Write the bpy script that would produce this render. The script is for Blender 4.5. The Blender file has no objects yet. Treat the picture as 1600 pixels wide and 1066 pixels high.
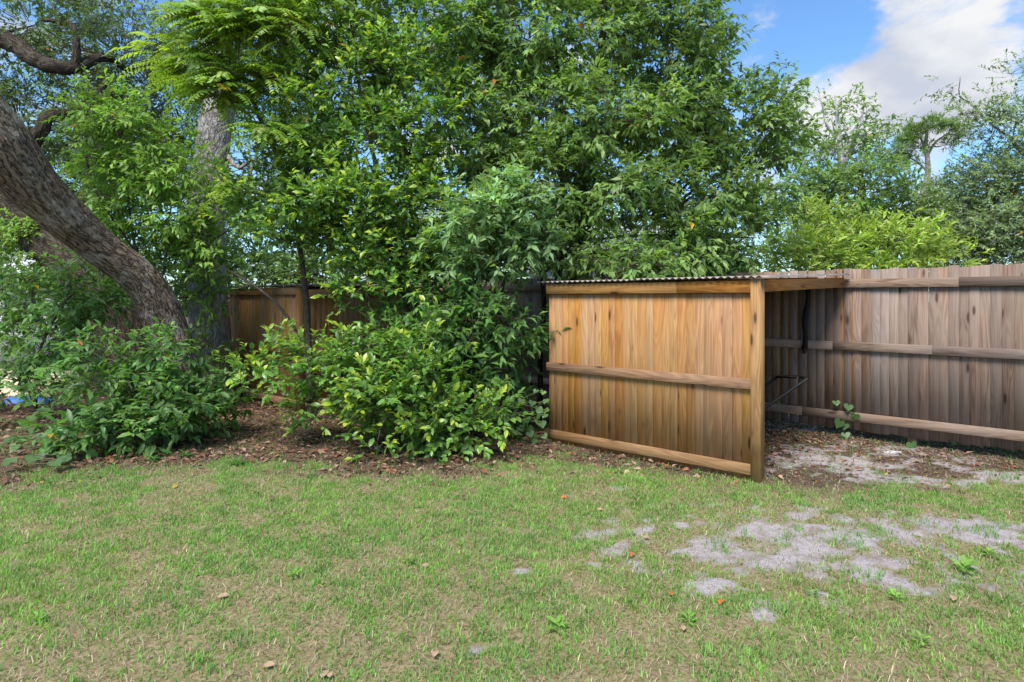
import bpy, bmesh, math
import numpy as np
from mathutils import Matrix, Vector

# ------------------------------------------------------------------ camera, sky, sun, exposure
scene = bpy.context.scene
F = 1000.0                       # focal length in pixels of the 1600 px wide photograph
CAM_H = 1.6
HORIZON = 466.0
cam_data = bpy.data.cameras.new("camera")
cam_data.lens = 36.0 * F / 1600.0
cam_data.sensor_width = 36.0
cam_data.shift_y = -(533.0 - HORIZON) / 1600.0
cam_data.clip_start = 0.05
cam_data.clip_end = 2000
cam = bpy.data.objects.new("camera", cam_data)
scene.collection.objects.link(cam)
cam.location = (0, 0, CAM_H)
cam.rotation_euler = (math.radians(90), 0, 0)
scene.camera = cam

SUN_ELEV, SUN_AZ = math.radians(56), math.radians(205)     # azimuth measured from +Y towards +X
world = bpy.data.worlds.new("World")
scene.world = world
world.use_nodes = True
wn, wl = world.node_tree.nodes, world.node_tree.links
wn.clear()

def wnode(t, **kw):
    n = wn.new(t)
    for k, v in kw.items():
        setattr(n, k, v)
    return n

def wmath(op, a, b=None, c=None, clamp=False):
    n = wnode('ShaderNodeMath', operation=op, use_clamp=clamp)
    for i, v in enumerate((a, b, c)):
        if v is None:
            continue
        if isinstance(v, (int, float)):
            n.inputs[i].default_value = v
        else:
            wl.new(v, n.inputs[i])
    return n.outputs[0]

sky = wnode('ShaderNodeTexSky', sky_type='NISHITA')
sky.sun_disc = False
sky.sun_elevation = SUN_ELEV
sky.sun_rotation = SUN_AZ
sky.air_density = 1.0
sky.dust_density = 0.3
sky.ozone_density = 3.0
tc = wnode('ShaderNodeTexCoord')
sepw = wnode('ShaderNodeSeparateXYZ')
wl.new(tc.outputs['Generated'], sepw.inputs[0])
# clouds: noise on the direction, flattened so that banks lie level
mapw = wnode('ShaderNodeMapping')
mapw.inputs['Scale'].default_value = (3.0, 3.0, 5.2)
mapw.inputs['Location'].default_value = (1.3, 0.4, 0.75)
wl.new(tc.outputs['Generated'], mapw.inputs[0])
nz = wnode('ShaderNodeTexNoise')
nz.inputs['Scale'].default_value = 2.7
nz.inputs['Detail'].default_value = 9
nz.inputs['Roughness'].default_value = 0.6
nz.inputs['Distortion'].default_value = 0.25
wl.new(mapw.outputs[0], nz.inputs['Vector'])

def cloud_bank(px, py, rad):
    d = Vector(((px - 800) / F, 1.0, (HORIZON - py) / F)).normalized()
    v = wnode('ShaderNodeVectorMath', operation='DISTANCE')
    wl.new(tc.outputs['Generated'], v.inputs[0])
    v.inputs[1].default_value = d
    mr = wnode('ShaderNodeMapRange', interpolation_type='SMOOTHERSTEP')
    wl.new(v.outputs['Value'], mr.inputs[0])
    mr.inputs[1].default_value = rad
    mr.inputs[2].default_value = 0.0
    mr.inputs[3].default_value = 0.0
    mr.inputs[4].default_value = 1.0
    return mr.outputs[0]

banks = wmath('ADD', cloud_bank(1510, 70, 0.17), cloud_bank(1320, 150, 0.12))
banks = wmath('ADD', banks, cloud_bank(1460, 190, 0.10))
gapb = wmath('ADD', cloud_bank(1290, 40, 0.10), cloud_bank(1540, 235, 0.09))
val = wmath('ADD', nz.outputs['Fac'], wmath('MULTIPLY', banks, 0.19))
val = wmath('SUBTRACT', val, wmath('MULTIPLY', gapb, 0.2))
cm = wnode('ShaderNodeMapRange', interpolation_type='SMOOTHSTEP')
wl.new(val, cm.inputs[0])
cm.inputs[1].default_value = 0.47
cm.inputs[2].default_value = 0.70
# the undersides of the banks are greyer: slow noise with a small offset upward
map2 = wnode('ShaderNodeMapping')
map2.inputs['Scale'].default_value = (3.0, 3.0, 5.2)
map2.inputs['Location'].default_value = (1.3, 0.4, 1.05)
wl.new(tc.outputs['Generated'], map2.inputs[0])
nz2 = wnode('ShaderNodeTexNoise')
nz2.inputs['Scale'].default_value = 2.7
nz2.inputs['Detail'].default_value = 5
wl.new(map2.outputs[0], nz2.inputs['Vector'])
cr = wnode('ShaderNodeValToRGB')
cr.color_ramp.elements[0].position = 0.42
cr.color_ramp.elements[0].color = (2.65, 2.68, 2.72, 1)
cr.color_ramp.elements[1].position = 0.66
cr.color_ramp.elements[1].color = (1.75, 1.88, 2.2, 1)
wl.new(nz2.outputs['Fac'], cr.inputs[0])
tint = wnode('ShaderNodeMix', data_type='RGBA', blend_type='MULTIPLY')
tint.inputs['Factor'].default_value = 1.0
wl.new(sky.outputs[0], tint.inputs['A'])
tint.inputs['B'].default_value = (0.46, 0.60, 0.70, 1)
mixw = wnode('ShaderNodeMix', data_type='RGBA')
wl.new(cm.outputs[0], mixw.inputs['Factor'])
wl.new(tint.outputs['Result'], mixw.inputs['A'])
wl.new(cr.outputs[0], mixw.inputs['B'])
bg = wnode('ShaderNodeBackground')
bg.inputs['Strength'].default_value = 0.105
wl.new(mixw.outputs['Result'], bg.inputs['Color'])
wo = wnode('ShaderNodeOutputWorld')
wl.new(bg.outputs[0], wo.inputs['Surface'])

sun_data = bpy.data.lights.new("sun", 'SUN')
sun_data.energy = 2.0
sun_data.angle = math.radians(24)
sun_data.color = (1.0, 0.95, 0.87)
sun = bpy.data.objects.new("sun", sun_data)
scene.collection.objects.link(sun)
sd = Vector((math.sin(SUN_AZ) * math.cos(SUN_ELEV), math.cos(SUN_AZ) * math.cos(SUN_ELEV), math.sin(SUN_ELEV)))
sun.rotation_euler = sd.to_track_quat('Z', 'Y').to_euler()
sun.location = sd * 30

scene.view_settings.view_transform = 'Standard'
scene.view_settings.look = 'None'
scene.view_settings.gamma = 1
scene.view_settings.use_curve_mapping = False
scene.view_settings.exposure = 1.72
scene.render.engine = 'CYCLES'
scene.cycles.max_bounces = 8
scene.cycles.diffuse_bounces = 6
scene.cycles.transmission_bounces = 4
scene.cycles.transparent_max_bounces = 8

# ------------------------------------------------------------------ helpers
RNG = np.random.default_rng(11)
COL = scene.collection
UP = np.array([0.0, 0.0, 1.0])

def pix(px, py, d):
    """a point of the picture at distance d in front of the camera"""
    return np.array([(px - 800) / F * d, d, CAM_H - (py - HORIZON) / F * d])

def gpt(px, py):
    """where the ray of a pixel meets the ground"""
    d = CAM_H * F / (py - HORIZON)
    return np.array([(px - 800) / F * d, d, 0.0])

def unit(a):
    return a / np.maximum(np.linalg.norm(a, axis=-1, keepdims=True), 1e-9)

def rand_unit(n, rng):
    return unit(rng.normal(size=(n, 3)))

def vnoise(x, y, scale, seed, octaves=3):
    out = np.zeros_like(x, dtype=float)
    amp, tot = 1.0, 0.0
    for o in range(octaves):
        r = np.random.default_rng(seed * 31 + o)
        tab = r.random((256, 256))
        u, v = x * scale + 40.3 + o * 17, y * scale + 90.7 + o * 11
        i, j = np.floor(u).astype(int), np.floor(v).astype(int)
        fu, fv = u - i, v - j
        fu, fv = fu * fu * (3 - 2 * fu), fv * fv * (3 - 2 * fv)
        g = lambda a, b: tab[a % 256, b % 256]
        out += amp * ((g(i, j) * (1 - fu) + g(i + 1, j) * fu) * (1 - fv) + (g(i, j + 1) * (1 - fu) + g(i + 1, j + 1) * fu) * fv)
        tot += amp
        amp *= 0.5
        scale *= 2.1
    return out / tot

def sstep(a, b, x):
    t = np.clip((x - a) / (b - a), 0, 1)
    return t * t * (3 - 2 * t)

def make_mesh(name, V, faces, mats, cols=None, smooth=False, vec=None, matidx=None):
    """faces: list of (n,k) integer arrays"""
    me = bpy.data.meshes.new(name)
    V = np.asarray(V, dtype=np.float32)
    faces = [np.asarray(f, dtype=np.int32) for f in faces if len(f)]
    me.vertices.add(len(V))
    me.vertices.foreach_set('co', V.ravel())
    loops = np.concatenate([f.ravel() for f in faces])
    sizes = np.concatenate([np.full(len(f), f.shape[1], dtype=np.int32) for f in faces])
    starts = np.concatenate([[0], np.cumsum(sizes)[:-1]]).astype(np.int32)
    me.loops.add(len(loops))
    me.loops.foreach_set('vertex_index', loops)
    me.polygons.add(len(sizes))
    me.polygons.foreach_set('loop_start', starts)
    me.polygons.foreach_set('loop_total', sizes)
    if smooth:
        me.polygons.foreach_set('use_smooth', np.ones(len(sizes), dtype=bool))
    if matidx is not None:
        me.polygons.foreach_set('material_index', np.asarray(matidx, dtype=np.int32))
    me.update(calc_edges=True)
    if cols is not None:
        c = np.ones((len(V), 4), dtype=np.float32)
        c[:, :3] = cols
        at = me.attributes.new('col', 'FLOAT_COLOR', 'POINT')
        at.data.foreach_set('color', c.ravel())
    if vec is not None:
        at = me.attributes.new('bark', 'FLOAT_VECTOR', 'POINT')
        at.data.foreach_set('vector', np.asarray(vec, dtype=np.float32).ravel())
    for m in (mats if isinstance(mats, (list, tuple)) else [mats]):
        me.materials.append(m)
    return me

def link(name, data, parent=None, loc=None):
    o = bpy.data.objects.new(name, data)
    COL.objects.link(o)
    if parent is not None:
        o.parent = parent
    if loc is not None:
        o.location = loc
    return o

def tag(o, label=None, cat=None, group=None, kind=None):
    if label: o['label'] = label
    if cat: o['category'] = cat
    if group: o['group'] = group
    if kind: o['kind'] = kind
    return o

def thing(name, label, cat, loc=(0, 0, 0), rz=0.0, group=None):
    o = bpy.data.objects.new(name, None)
    o.empty_display_size = 0.2
    COL.objects.link(o)
    o.location = loc
    o.rotation_euler = (0, 0, rz)
    return tag(o, label, cat, group)

def catmull(P, R, step):
    P, R = np.asarray(P, float), np.asarray(R, float)
    Q = np.vstack([2 * P[0] - P[1], P, 2 * P[-1] - P[-2]])
    S = np.concatenate([[R[0]], R, [R[-1]]])
    out, rad = [], []
    for i in range(len(P) - 1):
        n = max(2, int(np.linalg.norm(P[i + 1] - P[i]) / step))
        for t in np.arange(n) / n:
            a, b, c, d = Q[i], Q[i + 1], Q[i + 2], Q[i + 3]
            out.append(0.5 * (2 * b + (c - a) * t + (2 * a - 5 * b + 4 * c - d) * t * t + (3 * b - a - 3 * c + d) * t ** 3))
            rad.append(S[i + 1] + (S[i + 2] - S[i + 1]) * t)
    out.append(P[-1]); rad.append(R[-1])
    return np.array(out), np.array(rad)

class Geo:
    """collects vertices and faces of one mesh"""
    def __init__(self):
        self.V, self.T, self.Q, self.B, self.n = [], [], [], [], 0
    def add(self, V, T=None, Q=None, B=None):
        self.V.append(V)
        if T is not None and len(T): self.T.append(np.asarray(T) + self.n)
        if Q is not None and len(Q): self.Q.append(np.asarray(Q) + self.n)
        self.B.append(B if B is not None else np.asarray(V))
        self.n += len(V)
    def tube(self, P, R, sides=8, step=0.15, wobble=0.0, rough=0.0, seed=0):
        P, R = catmull(P, R, step)
        r = np.random.default_rng(seed)
        if wobble:
            w = r.normal(size=P.shape) * wobble
            w = (w + np.roll(w, 1, 0) + np.roll(w, -1, 0)) / 3
            w[0] = 0
            P = P + w
        n = len(P)
        T = unit(np.gradient(P, axis=0))
        ref = np.array([0.3, 1.0, 0.1])
        A = unit(np.cross(T, ref)); B = np.cross(T, A)
        an = np.linspace(0, 2 * np.pi, sides, endpoint=False)
        ln = np.concatenate([[0], np.cumsum(np.linalg.norm(np.diff(P, axis=0), axis=1))])
        rr = R[:, None] * np.ones(sides)
        if rough:
            aa, ll = np.meshgrid(an, ln)
            lump = vnoise(np.cos(aa) * 1.3 + ll * 0.6, np.sin(aa) * 1.3 + ll * 1.1, 1.0, seed + 5)
            ridge = vnoise(np.cos(aa) * 6 + ll * 0.5, np.sin(aa) * 6 - ll * 0.8, 1.6, seed + 9)
            rr = rr * (1 + rough * 2.2 * (lump - 0.5)) + (ridge - 0.5) * rough * 0.22 * R[:, None]
        V = P[:, None, :] + rr[..., None] * (np.cos(an)[None, :, None] * A[:, None, :] + np.sin(an)[None, :, None] * B[:, None, :])
        bark = np.stack([np.cos(an)[None, :] * rr, np.sin(an)[None, :] * rr, np.repeat(ln[:, None], sides, 1)], -1)
        i, j = np.meshgrid(np.arange(n - 1), np.arange(sides), indexing='ij')
        a = i * sides + j; b = i * sides + (j + 1) % sides
        Q = np.stack([a, b, b + sides, a + sides], -1).reshape(-1, 4)
        Vr = np.vstack([V.reshape(-1, 3), P[-1:] + T[-1:] * R[-1] * 0.5])
        tip = len(Vr) - 1
        k = (n - 1) * sides + np.arange(sides)
        Tt = np.stack([k, (n - 1) * sides + (np.arange(sides) + 1) % sides, np.full(sides, tip)], -1)
        self.add(Vr, Tt, Q, np.vstack([bark.reshape(-1, 3), bark[-1].mean(0)[None]]))
    def box(self, lo, hi):
        x0, y0, z0 = lo; x1, y1, z1 = hi
        V = np.array([[x0, y0, z0], [x1, y0, z0], [x1, y1, z0], [x0, y1, z0], [x0, y0, z1], [x1, y0, z1], [x1, y1, z1], [x0, y1, z1]], float)
        Q = [[0, 3, 2, 1], [4, 5, 6, 7], [0, 1, 5, 4], [1, 2, 6, 5], [2, 3, 7, 6], [3, 0, 4, 7]]
        self.add(V, None, Q)
    def sticks(self, A, B, r0, r1):
        """many straight thin twigs, three-sided, pointed"""
        D = unit(B - A)
        S = unit(np.cross(D, np.array([0.31, 0.2, 0.93]))); U = np.cross(D, S)
        n = len(A)
        r0 = np.broadcast_to(np.asarray(r0, float), (n,))[:, None]
        v = [A + r0 * (math.cos(t) * S + math.sin(t) * U) for t in (0, 2.094, 4.189)] + [B]
        V = np.stack(v, 1).reshape(-1, 3)
        base = np.arange(n)[:, None, None] * 4
        T = (np.array([[0, 1, 3], [1, 2, 3], [2, 0, 3]])[None] + base).reshape(-1, 3)
        self.add(V, T)
    def mesh(self, name, mats, origin=(0, 0, 0), smooth=False, cols=None):
        V = np.vstack(self.V) - np.asarray(origin)
        fs = []
        if self.T: fs.append(np.vstack(self.T))
        if self.Q: fs.append(np.vstack(self.Q))
        return make_mesh(name, V, fs, mats, cols=cols, smooth=smooth, vec=np.vstack(self.B))

# ------------------------------------------------------------------ materials
class Mat:
    def __init__(self, name):
        self.m = bpy.data.materials.new(name)
        self.m.use_nodes = True
        self.nt = self.m.node_tree
        self.nt.nodes.clear()
        self.out = self.n('ShaderNodeOutputMaterial')
    def n(self, t, **kw):
        nd = self.nt.nodes.new(t)
        ins = kw.pop('ins', {})
        for k, v in kw.items():
            setattr(nd, k, v)
        for k, v in ins.items():
            if isinstance(v, bpy.types.NodeSocket):
                self.nt.links.new(v, nd.inputs[k])
            else:
                nd.inputs[k].default_value = v
        return nd
    def math(self, op, a, b=0.0, clamp=False):
        return self.n('ShaderNodeMath', operation=op, use_clamp=clamp, ins={0: a, 1: b}).outputs[0]
    def noise(self, vec, scale, detail=4, rough=0.55, dist=0.0):
        return self.n('ShaderNodeTexNoise', ins={'Vector': vec, 'Scale': scale, 'Detail': detail, 'Roughness': rough, 'Distortion': dist}).outputs['Fac']
    def mapping(self, vec, scale=(1, 1, 1), loc=(0, 0, 0)):
        return self.n('ShaderNodeMapping', ins={'Vector': vec, 'Scale': scale, 'Location': loc}).outputs[0]
    def ramp(self, fac, stops):
        nd = self.n('ShaderNodeValToRGB', ins={0: fac})
        e = nd.color_ramp.elements
        while len(e) < len(stops):
            e.new(0.5)
        for k, (p, c) in enumerate(stops):
            e[k].position = p
            e[k].color = (c, c, c, 1) if isinstance(c, (int, float)) else (*c, 1)
        return nd.outputs[0]
    def mix(self, fac, a, b, mode='MIX'):
        f = lambda c: (*c, 1) if isinstance(c, tuple) and len(c) == 3 else c
        return self.n('ShaderNodeMix', data_type='RGBA', blend_type=mode, ins={'Factor': fac, 'A': f(a), 'B': f(b)}).outputs['Result']
    def maprange(self, v, a, b, c=0.0, d=1.0):
        return self.n('ShaderNodeMapRange', ins={0: v, 1: a, 2: b, 3: c, 4: d}).outputs[0]
    def bump(self, h, strength=0.5, dist=0.01):
        return self.n('ShaderNodeBump', ins={'Height': h, 'Strength': strength, 'Distance': dist}).outputs[0]
    def principled(self, **ins):
        return self.n('ShaderNodeBsdfPrincipled', ins={k.replace('_', ' '): v for k, v in ins.items()}).outputs[0]
    def done(self, sh):
        self.nt.links.new(sh, self.out.inputs['Surface'])
        return self.m

def wood_material(name, light, dark, grey, grey_amt, knot=(0.05, 0.025, 0.012), var=0.25):
    m = Mat(name)
    oc = m.n('ShaderNodeTexCoord').outputs['Object']
    rnd = m.n('ShaderNodeObjectInfo').outputs['Random']
    off = m.n('ShaderNodeCombineXYZ', ins={0: m.math('MULTIPLY', rnd, 37.0), 1: m.math('MULTIPLY', rnd, 91.0), 2: m.math('MULTIPLY', rnd, 53.0)}).outputs[0]
    v = m.n('ShaderNodeVectorMath', operation='ADD', ins={0: oc, 1: off}).outputs[0]
    # growth rings cut lengthwise: contour lines of a slow stretched noise
    slow = m.noise(m.mapping(v, (9, 9, 0.8)), 1.0, 2, 0.4, 0.6)
    rings = m.math('SINE', m.math('MULTIPLY', slow, 60.0))
    rings = m.maprange(rings, -1, 1, 0, 1)
    fine = m.noise(m.mapping(v, (140, 140, 3.5)), 1.0, 5, 0.65)
    blot = m.noise(m.mapping(v, (4, 4, 1.3)), 1.0, 3, 0.5)
    mid = m.noise(m.mapping(v, (55, 55, 1.7)), 1.0, 3, 0.6)
    g = m.math('ADD', m.math('MULTIPLY', rings, 0.20), m.math('ADD', m.math('MULTIPLY', fine, 0.28), m.math('ADD', m.math('MULTIPLY', blot, 0.25), m.math('MULTIPLY', mid, 0.38))))
    colr = m.ramp(g, [(0.34, dark), (0.72, light)])
    # knots
    vor = m.n('ShaderNodeTexVoronoi', ins={'Vector': m.mapping(v, (9.5, 9.5, 2.6)), 'Scale': 1.0, 'Randomness': 1.0})
    pick = m.n('ShaderNodeSeparateColor', ins={0: vor.outputs['Color']}).outputs[0]
    kr = m.math('SUBTRACT', vor.outputs['Distance'], m.math('MULTIPLY', fine, 0.06))
    k = m.math('MULTIPLY', m.maprange(kr, 0.15, 0.06), m.math('GREATER_THAN', pick, 0.45))
    halo = m.math('MULTIPLY', m.maprange(kr, 0.42, 0.10), m.math('GREATER_THAN', pick, 0.45))
    colr = m.mix(m.math('MULTIPLY', halo, 0.55), colr, dark)
    # weathering
    w = m.math('MULTIPLY', m.maprange(m.math('ADD', m.math('MULTIPLY', blot, 0.7), m.math('MULTIPLY', fine, 0.3)), 0.35, 0.62), grey_amt)
    colr = m.mix(w, colr, grey)
    colr = m.mix(m.math('MULTIPLY', k, 0.9), colr, knot)
    lum = m.maprange(rnd, 0, 1, 1 - var, 1 + var)
    hv = m.n('ShaderNodeHueSaturation', ins={'Hue': m.maprange(m.math('FRACT', m.math('MULTIPLY', rnd, 7.31)), 0, 1, 0.493, 0.506), 'Saturation': m.maprange(m.math('FRACT', m.math('MULTIPLY', rnd, 13.7)), 0, 1, 0.85, 1.12), 'Value': lum, 'Color': colr}).outputs[0]
    h = m.math('SUBTRACT', m.math('ADD', m.math('MULTIPLY', fine, 0.8), m.math('MULTIPLY', rings, 0.35)), m.math('MULTIPLY', k, 0.5))
    return m.done(m.principled(Base_Color=hv, Roughness=m.maprange(fine, 0.2, 0.8, 0.72, 0.9), Specular_IOR_Level=0.25, Normal=m.bump(h, 0.55, 0.004)))

M = {}
M['honey'] = wood_material('honey_cedar_wood', (0.42, 0.215, 0.062), (0.20, 0.08, 0.021), (0.29, 0.17, 0.085), 0.55, var=0.07)
M['honey_worn'] = wood_material('worn_honey_wood', (0.38, 0.195, 0.07), (0.17, 0.07, 0.022), (0.25, 0.155, 0.09), 0.4, var=0.08)
M['weathered'] = wood_material('weathered_fence_wood', (0.29, 0.19, 0.128), (0.10, 0.055, 0.035), (0.22, 0.167, 0.135), 0.85, var=0.2)
M['weathered_pale'] = wood_material('pale_weathered_wood', (0.30, 0.225, 0.175), (0.12, 0.078, 0.056), (0.25, 0.205, 0.18), 0.85, var=0.15)
M['gap_glow'] = wood_material('gap_glow_orange', (0.80, 0.33, 0.06), (0.62, 0.22, 0.035), (0.6, 0.25, 0.06), 0.2, var=0.1)  # sunlit glow of the fence gaps, put into a saturated orange

def leaf_material(name, rough=0.42, trans=0.48, spec=0.4):
    m = Mat(name)
    at = m.n('ShaderNodeAttribute', attribute_name='col').outputs['Color']
    geo = m.n('ShaderNodeNewGeometry')
    pos = geo.outputs['Position']
    nz_ = m.noise(pos, 60.0, 2)
    c = m.mix(1.0, at, m.ramp(nz_, [(0.3, 0.86), (0.7, 1.12)]), 'MULTIPLY')
    back = m.mix(geo.outputs['Backfacing'], c, m.mix(0.35, c, (0.2, 0.24, 0.14)))
    p = m.principled(Base_Color=back, Roughness=rough, Specular_IOR_Level=spec)
    t = m.n('ShaderNodeBsdfTranslucent', ins={'Color': m.mix(1.0, c, (1.15, 1.25, 0.5, 1), 'MULTIPLY')}).outputs[0]
    return m.done(m.n('ShaderNodeMixShader', ins={0: trans, 1: p, 2: t}).outputs[0])

M['leaf'] = leaf_material('leaf')
M['glossy_leaf'] = leaf_material('glossy_leaf', 0.33, 0.44, 0.5)
M['grass'] = leaf_material('grass_blade', 0.55, 0.45, 0.3)
M['dry_leaf'] = leaf_material('dry_leaf', 0.75, 0.12, 0.2)

def bark_material(name, ridge, furrow, lichen, lichen_amt, sx=(24, 24, 8.5), depth=0.025):
    m = Mat(name)
    v = m.n('ShaderNodeAttribute', attribute_name='bark').outputs['Vector']
    jig = m.n('ShaderNodeTexNoise', ins={'Vector': v, 'Scale': 9.0, 'Detail': 4})
    vv = m.n('ShaderNodeVectorMath', operation='MULTIPLY_ADD', ins={0: jig.outputs['Color'], 1: (0.06, 0.06, 0.14), 2: v}).outputs[0]
    vo = m.n('ShaderNodeTexVoronoi', feature='DISTANCE_TO_EDGE', ins={'Vector': m.mapping(vv, sx), 'Scale': 1.0})
    d = vo.outputs['Distance']
    fine = m.noise(m.mapping(v, (40, 40, 22)), 1.0, 5, 0.7)
    st = m.noise(m.mapping(vv, (sx[0] * .8, sx[1] * .8, sx[2] * .5)), 1.0, 3, 0.6)
    fur = m.maprange(m.math('ABSOLUTE', m.math('SUBTRACT', st, 0.5)), 0.0, 0.11)
    h = m.math('ADD', m.math('MULTIPLY', fur, 0.5), m.math('ADD', m.math('MULTIPLY', m.maprange(d, 0.0, 0.3), 0.28), m.math('MULTIPLY', fine, 0.4)))
    c = m.ramp(h, [(0.22, furrow), (0.72, ridge), (1.0, tuple(min(1, x * 1.25) for x in ridge))])
    big = m.noise(v, 3.5, 4, 0.6)
    l = m.math('MULTIPLY', m.maprange(m.math('ADD', big, m.math('MULTIPLY', fine, 0.35)), 0.70, 0.82), lichen_amt)
    c = m.mix(l, c, lichen)
    return m.done(m.principled(Base_Color=c, Roughness=0.92, Specular_IOR_Level=0.15, Normal=m.bump(h, 1.0, depth)))

M['oak_bark'] = bark_material('oak_bark', (0.20, 0.15, 0.11), (0.018, 0.013, 0.010), (0.42, 0.38, 0.35), 0.45)
M['grey_bark'] = bark_material('grey_bark', (0.40, 0.36, 0.325), (0.09, 0.075, 0.062), (0.45, 0.43, 0.42), 0.8, (26, 26, 12))
M['dark_bark'] = bark_material('dark_bark', (0.075, 0.058, 0.042), (0.014, 0.011, 0.008), (0.13, 0.12, 0.10), 0.25)
M['twig_bark'] = bark_material('twig_bark', (0.11, 0.085, 0.062), (0.035, 0.026, 0.02), (0.2, 0.18, 0.15), 0.4, (60, 60, 20), 0.006)
M['pale_bark'] = bark_material('pale_bark', (0.52, 0.49, 0.46), (0.25, 0.22, 0.2), (0.6, 0.58, 0.55), 0.6, (6, 6, 3))

def simple(name, col, rough=0.6, metal=0.0, var=0.12, scale=8.0, bump=0.0, spec=0.4):
    m = Mat(name)
    oc = m.n('ShaderNodeTexCoord').outputs['Object']
    nz_ = m.noise(oc, scale, 5, 0.6)
    c = m.mix(1.0, (*col, 1), m.ramp(nz_, [(0.25, 1 - var), (0.75, 1 + var)]), 'MULTIPLY')
    kw = dict(Base_Color=c, Roughness=m.maprange(nz_, 0.2, 0.8, rough - 0.07, rough + 0.07), Metallic=metal, Specular_IOR_Level=spec)
    if bump:
        kw['Normal'] = m.bump(m.noise(oc, scale * 4, 4), bump, 0.01)
    return m.done(m.principled(**kw))

M['tin'] = simple('galvanised_tin', (0.24, 0.205, 0.185), 0.62, 0.4, 0.4, 6.0)
M['black_tube'] = simple('black_painted_tube', (0.010, 0.010, 0.011), 0.5, 0.0, 0.2, 20, 0, 0.2)
M['grey_plastic'] = simple('pale_plastic', (0.5, 0.48, 0.40), 0.6)
M['rubber'] = simple('black_rubber', (0.018, 0.018, 0.018), 0.8)
M['red_paint'] = simple('dull_red_paint', (0.22, 0.025, 0.02), 0.45)
M['engine'] = simple('dark_engine_metal', (0.07, 0.07, 0.075), 0.5, 0.5)
M['wire'] = simple('dull_wire', (0.10, 0.09, 0.08), 0.6, 0.5)
M['white_wall'] = simple('white_wall_paint', (0.78, 0.78, 0.77), 0.7, 0, 0.06, 2.0)
M['pale_roof'] = simple('pale_metal_roof', (0.55, 0.56, 0.58), 0.55, 0.2, 0.12, 2.0)
M['glass'] = simple('dark_window_glass', (0.03, 0.035, 0.04), 0.15, 0.0, 0.1, 2, 0, 0.6)
M['beige_tarp'] = simple('beige_tarp_cloth', (0.52, 0.44, 0.31), 0.8, 0, 0.2, 3.0, 0.4)
M['blue_tarp'] = simple('blue_tarp_plastic', (0.05, 0.17, 0.55), 0.5, 0, 0.2, 3.0, 0.4)
M['white_rag'] = simple('white_crumpled_paper', (0.5, 0.5, 0.52), 0.8, 0, 0.35, 40.0, 0.4)
M['strap'] = simple('black_strap', (0.012, 0.012, 0.012), 0.8)
M['stem'] = simple('green_vine_stem', (0.09, 0.12, 0.035), 0.6)

# ------------------------------------------------------------------ the fence and shed frame: local x runs along the fence to the right, local y back
TH = math.atan2(-0.683, 0.730)
EX = np.array([math.cos(TH), math.sin(TH), 0.0])
EY = np.array([-math.sin(TH), math.cos(TH), 0.0])
P0 = np.array([2.145, 5.50, 0.0])                      # front right corner of the near shed
FENCE_Y = 2.5
FO = P0 + EY * FENCE_Y
def to_local(p):
    q = np.asarray(p) - P0
    return np.array([q @ EX, q @ EY, q[2]])
def fence_ray(px, py, off=0.0):
    r = np.array([(px - 800) / F, 1.0, -(py - HORIZON) / F])
    c = np.array([0, 0, CAM_H])
    t = ((FO - EY * off - c) @ EY) / (r @ EY)
    return c + r * t

# ------------------------------------------------------------------ ground
SAND = [(1240, 850, 330, 80), (1190, 868, 170, 55), (1480, 830, 200, 40), (1330, 722, 190, 36), (1300, 832, 90, 34), (1130, 915, 62, 24), (1345, 880, 60, 26), (1010, 828, 70, 14), (1235, 806, 70, 18),
        (1560, 820, 80, 20), (1465, 800, 45, 13), (1300, 738, 80, 20), (1240, 705, 40, 18), (1430, 748, 80, 16), 
        (740, 1012, 20, 9), (605, 968, 20, 8), (1190, 962, 34, 12), (1570, 925, 45, 14),
        (818, 892, 16, 6), (955, 765, 40, 7), (1400, 712, 60, 8), (1560, 745, 80, 16), (910, 880, 40, 7), (1240, 655, 60, 20)]
GRASS_EDGE_X = [-600, 0, 120, 250, 380, 500, 610, 740, 800, 870, 960, 1080, 1170, 1215, 1290, 1380, 1560, 1700, 2300]
GRASS_EDGE_Y = [765, 752, 742, 728, 728, 734, 744, 738, 728, 716, 732, 752, 764, 768, 766, 758, 748, 748, 760]

def masks(x, y):
    y = np.maximum(y, 0.8)
    px = 800 + F * x / y
    py = HORIZON + CAM_H * F / y
    n1 = vnoise(x, y, 1.1, 1)
    n2 = vnoise(x, y, 4.0, 2)
    n3 = vnoise(x, y, 11.0, 3)
    sand = np.full_like(x, -0.6)
    for a, b, rx, ry in SAND:
        c = gpt(a, b)
        ex = rx * c[1] / F; ey = ry * c[1] ** 2 / (CAM_H * F)
        d = np.sqrt(((x - c[0]) / ex) ** 2 + ((y - c[1]) / ey) ** 2)
        sand = np.maximum(sand, 1.25 - d)
    core = np.clip(sand * .72 + .06, 0, 1) * (sand > -.6)
    speck = sstep(.28, .72, .5 * n2 + .5 * vnoise(x, y, 9.0, 4)) 
    sand = sstep(-.5, .55, core * 1.12 - .08 - speck) * sstep(.02, .25, core)
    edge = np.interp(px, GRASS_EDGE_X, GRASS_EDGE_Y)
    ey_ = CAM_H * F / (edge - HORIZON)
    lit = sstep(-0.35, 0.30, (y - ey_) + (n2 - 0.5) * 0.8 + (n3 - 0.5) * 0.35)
    thin = sstep(0.44, 0.64, n1 * 0.45 + n2 * 0.55 + 0.055 * sstep(700, 1200, px) + 0.05 * (sstep(880, 1066, py) - 0.4))
    thin = np.maximum(thin, .9 * sstep(.05, .7, core))
    return sand, lit, thin

def ground_z(x, y):
    return 0.03 * (vnoise(x, y, 0.7, 21) - 0.5) + 0.018 * (vnoise(x, y, 6.0, 22) - 0.5)

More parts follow.
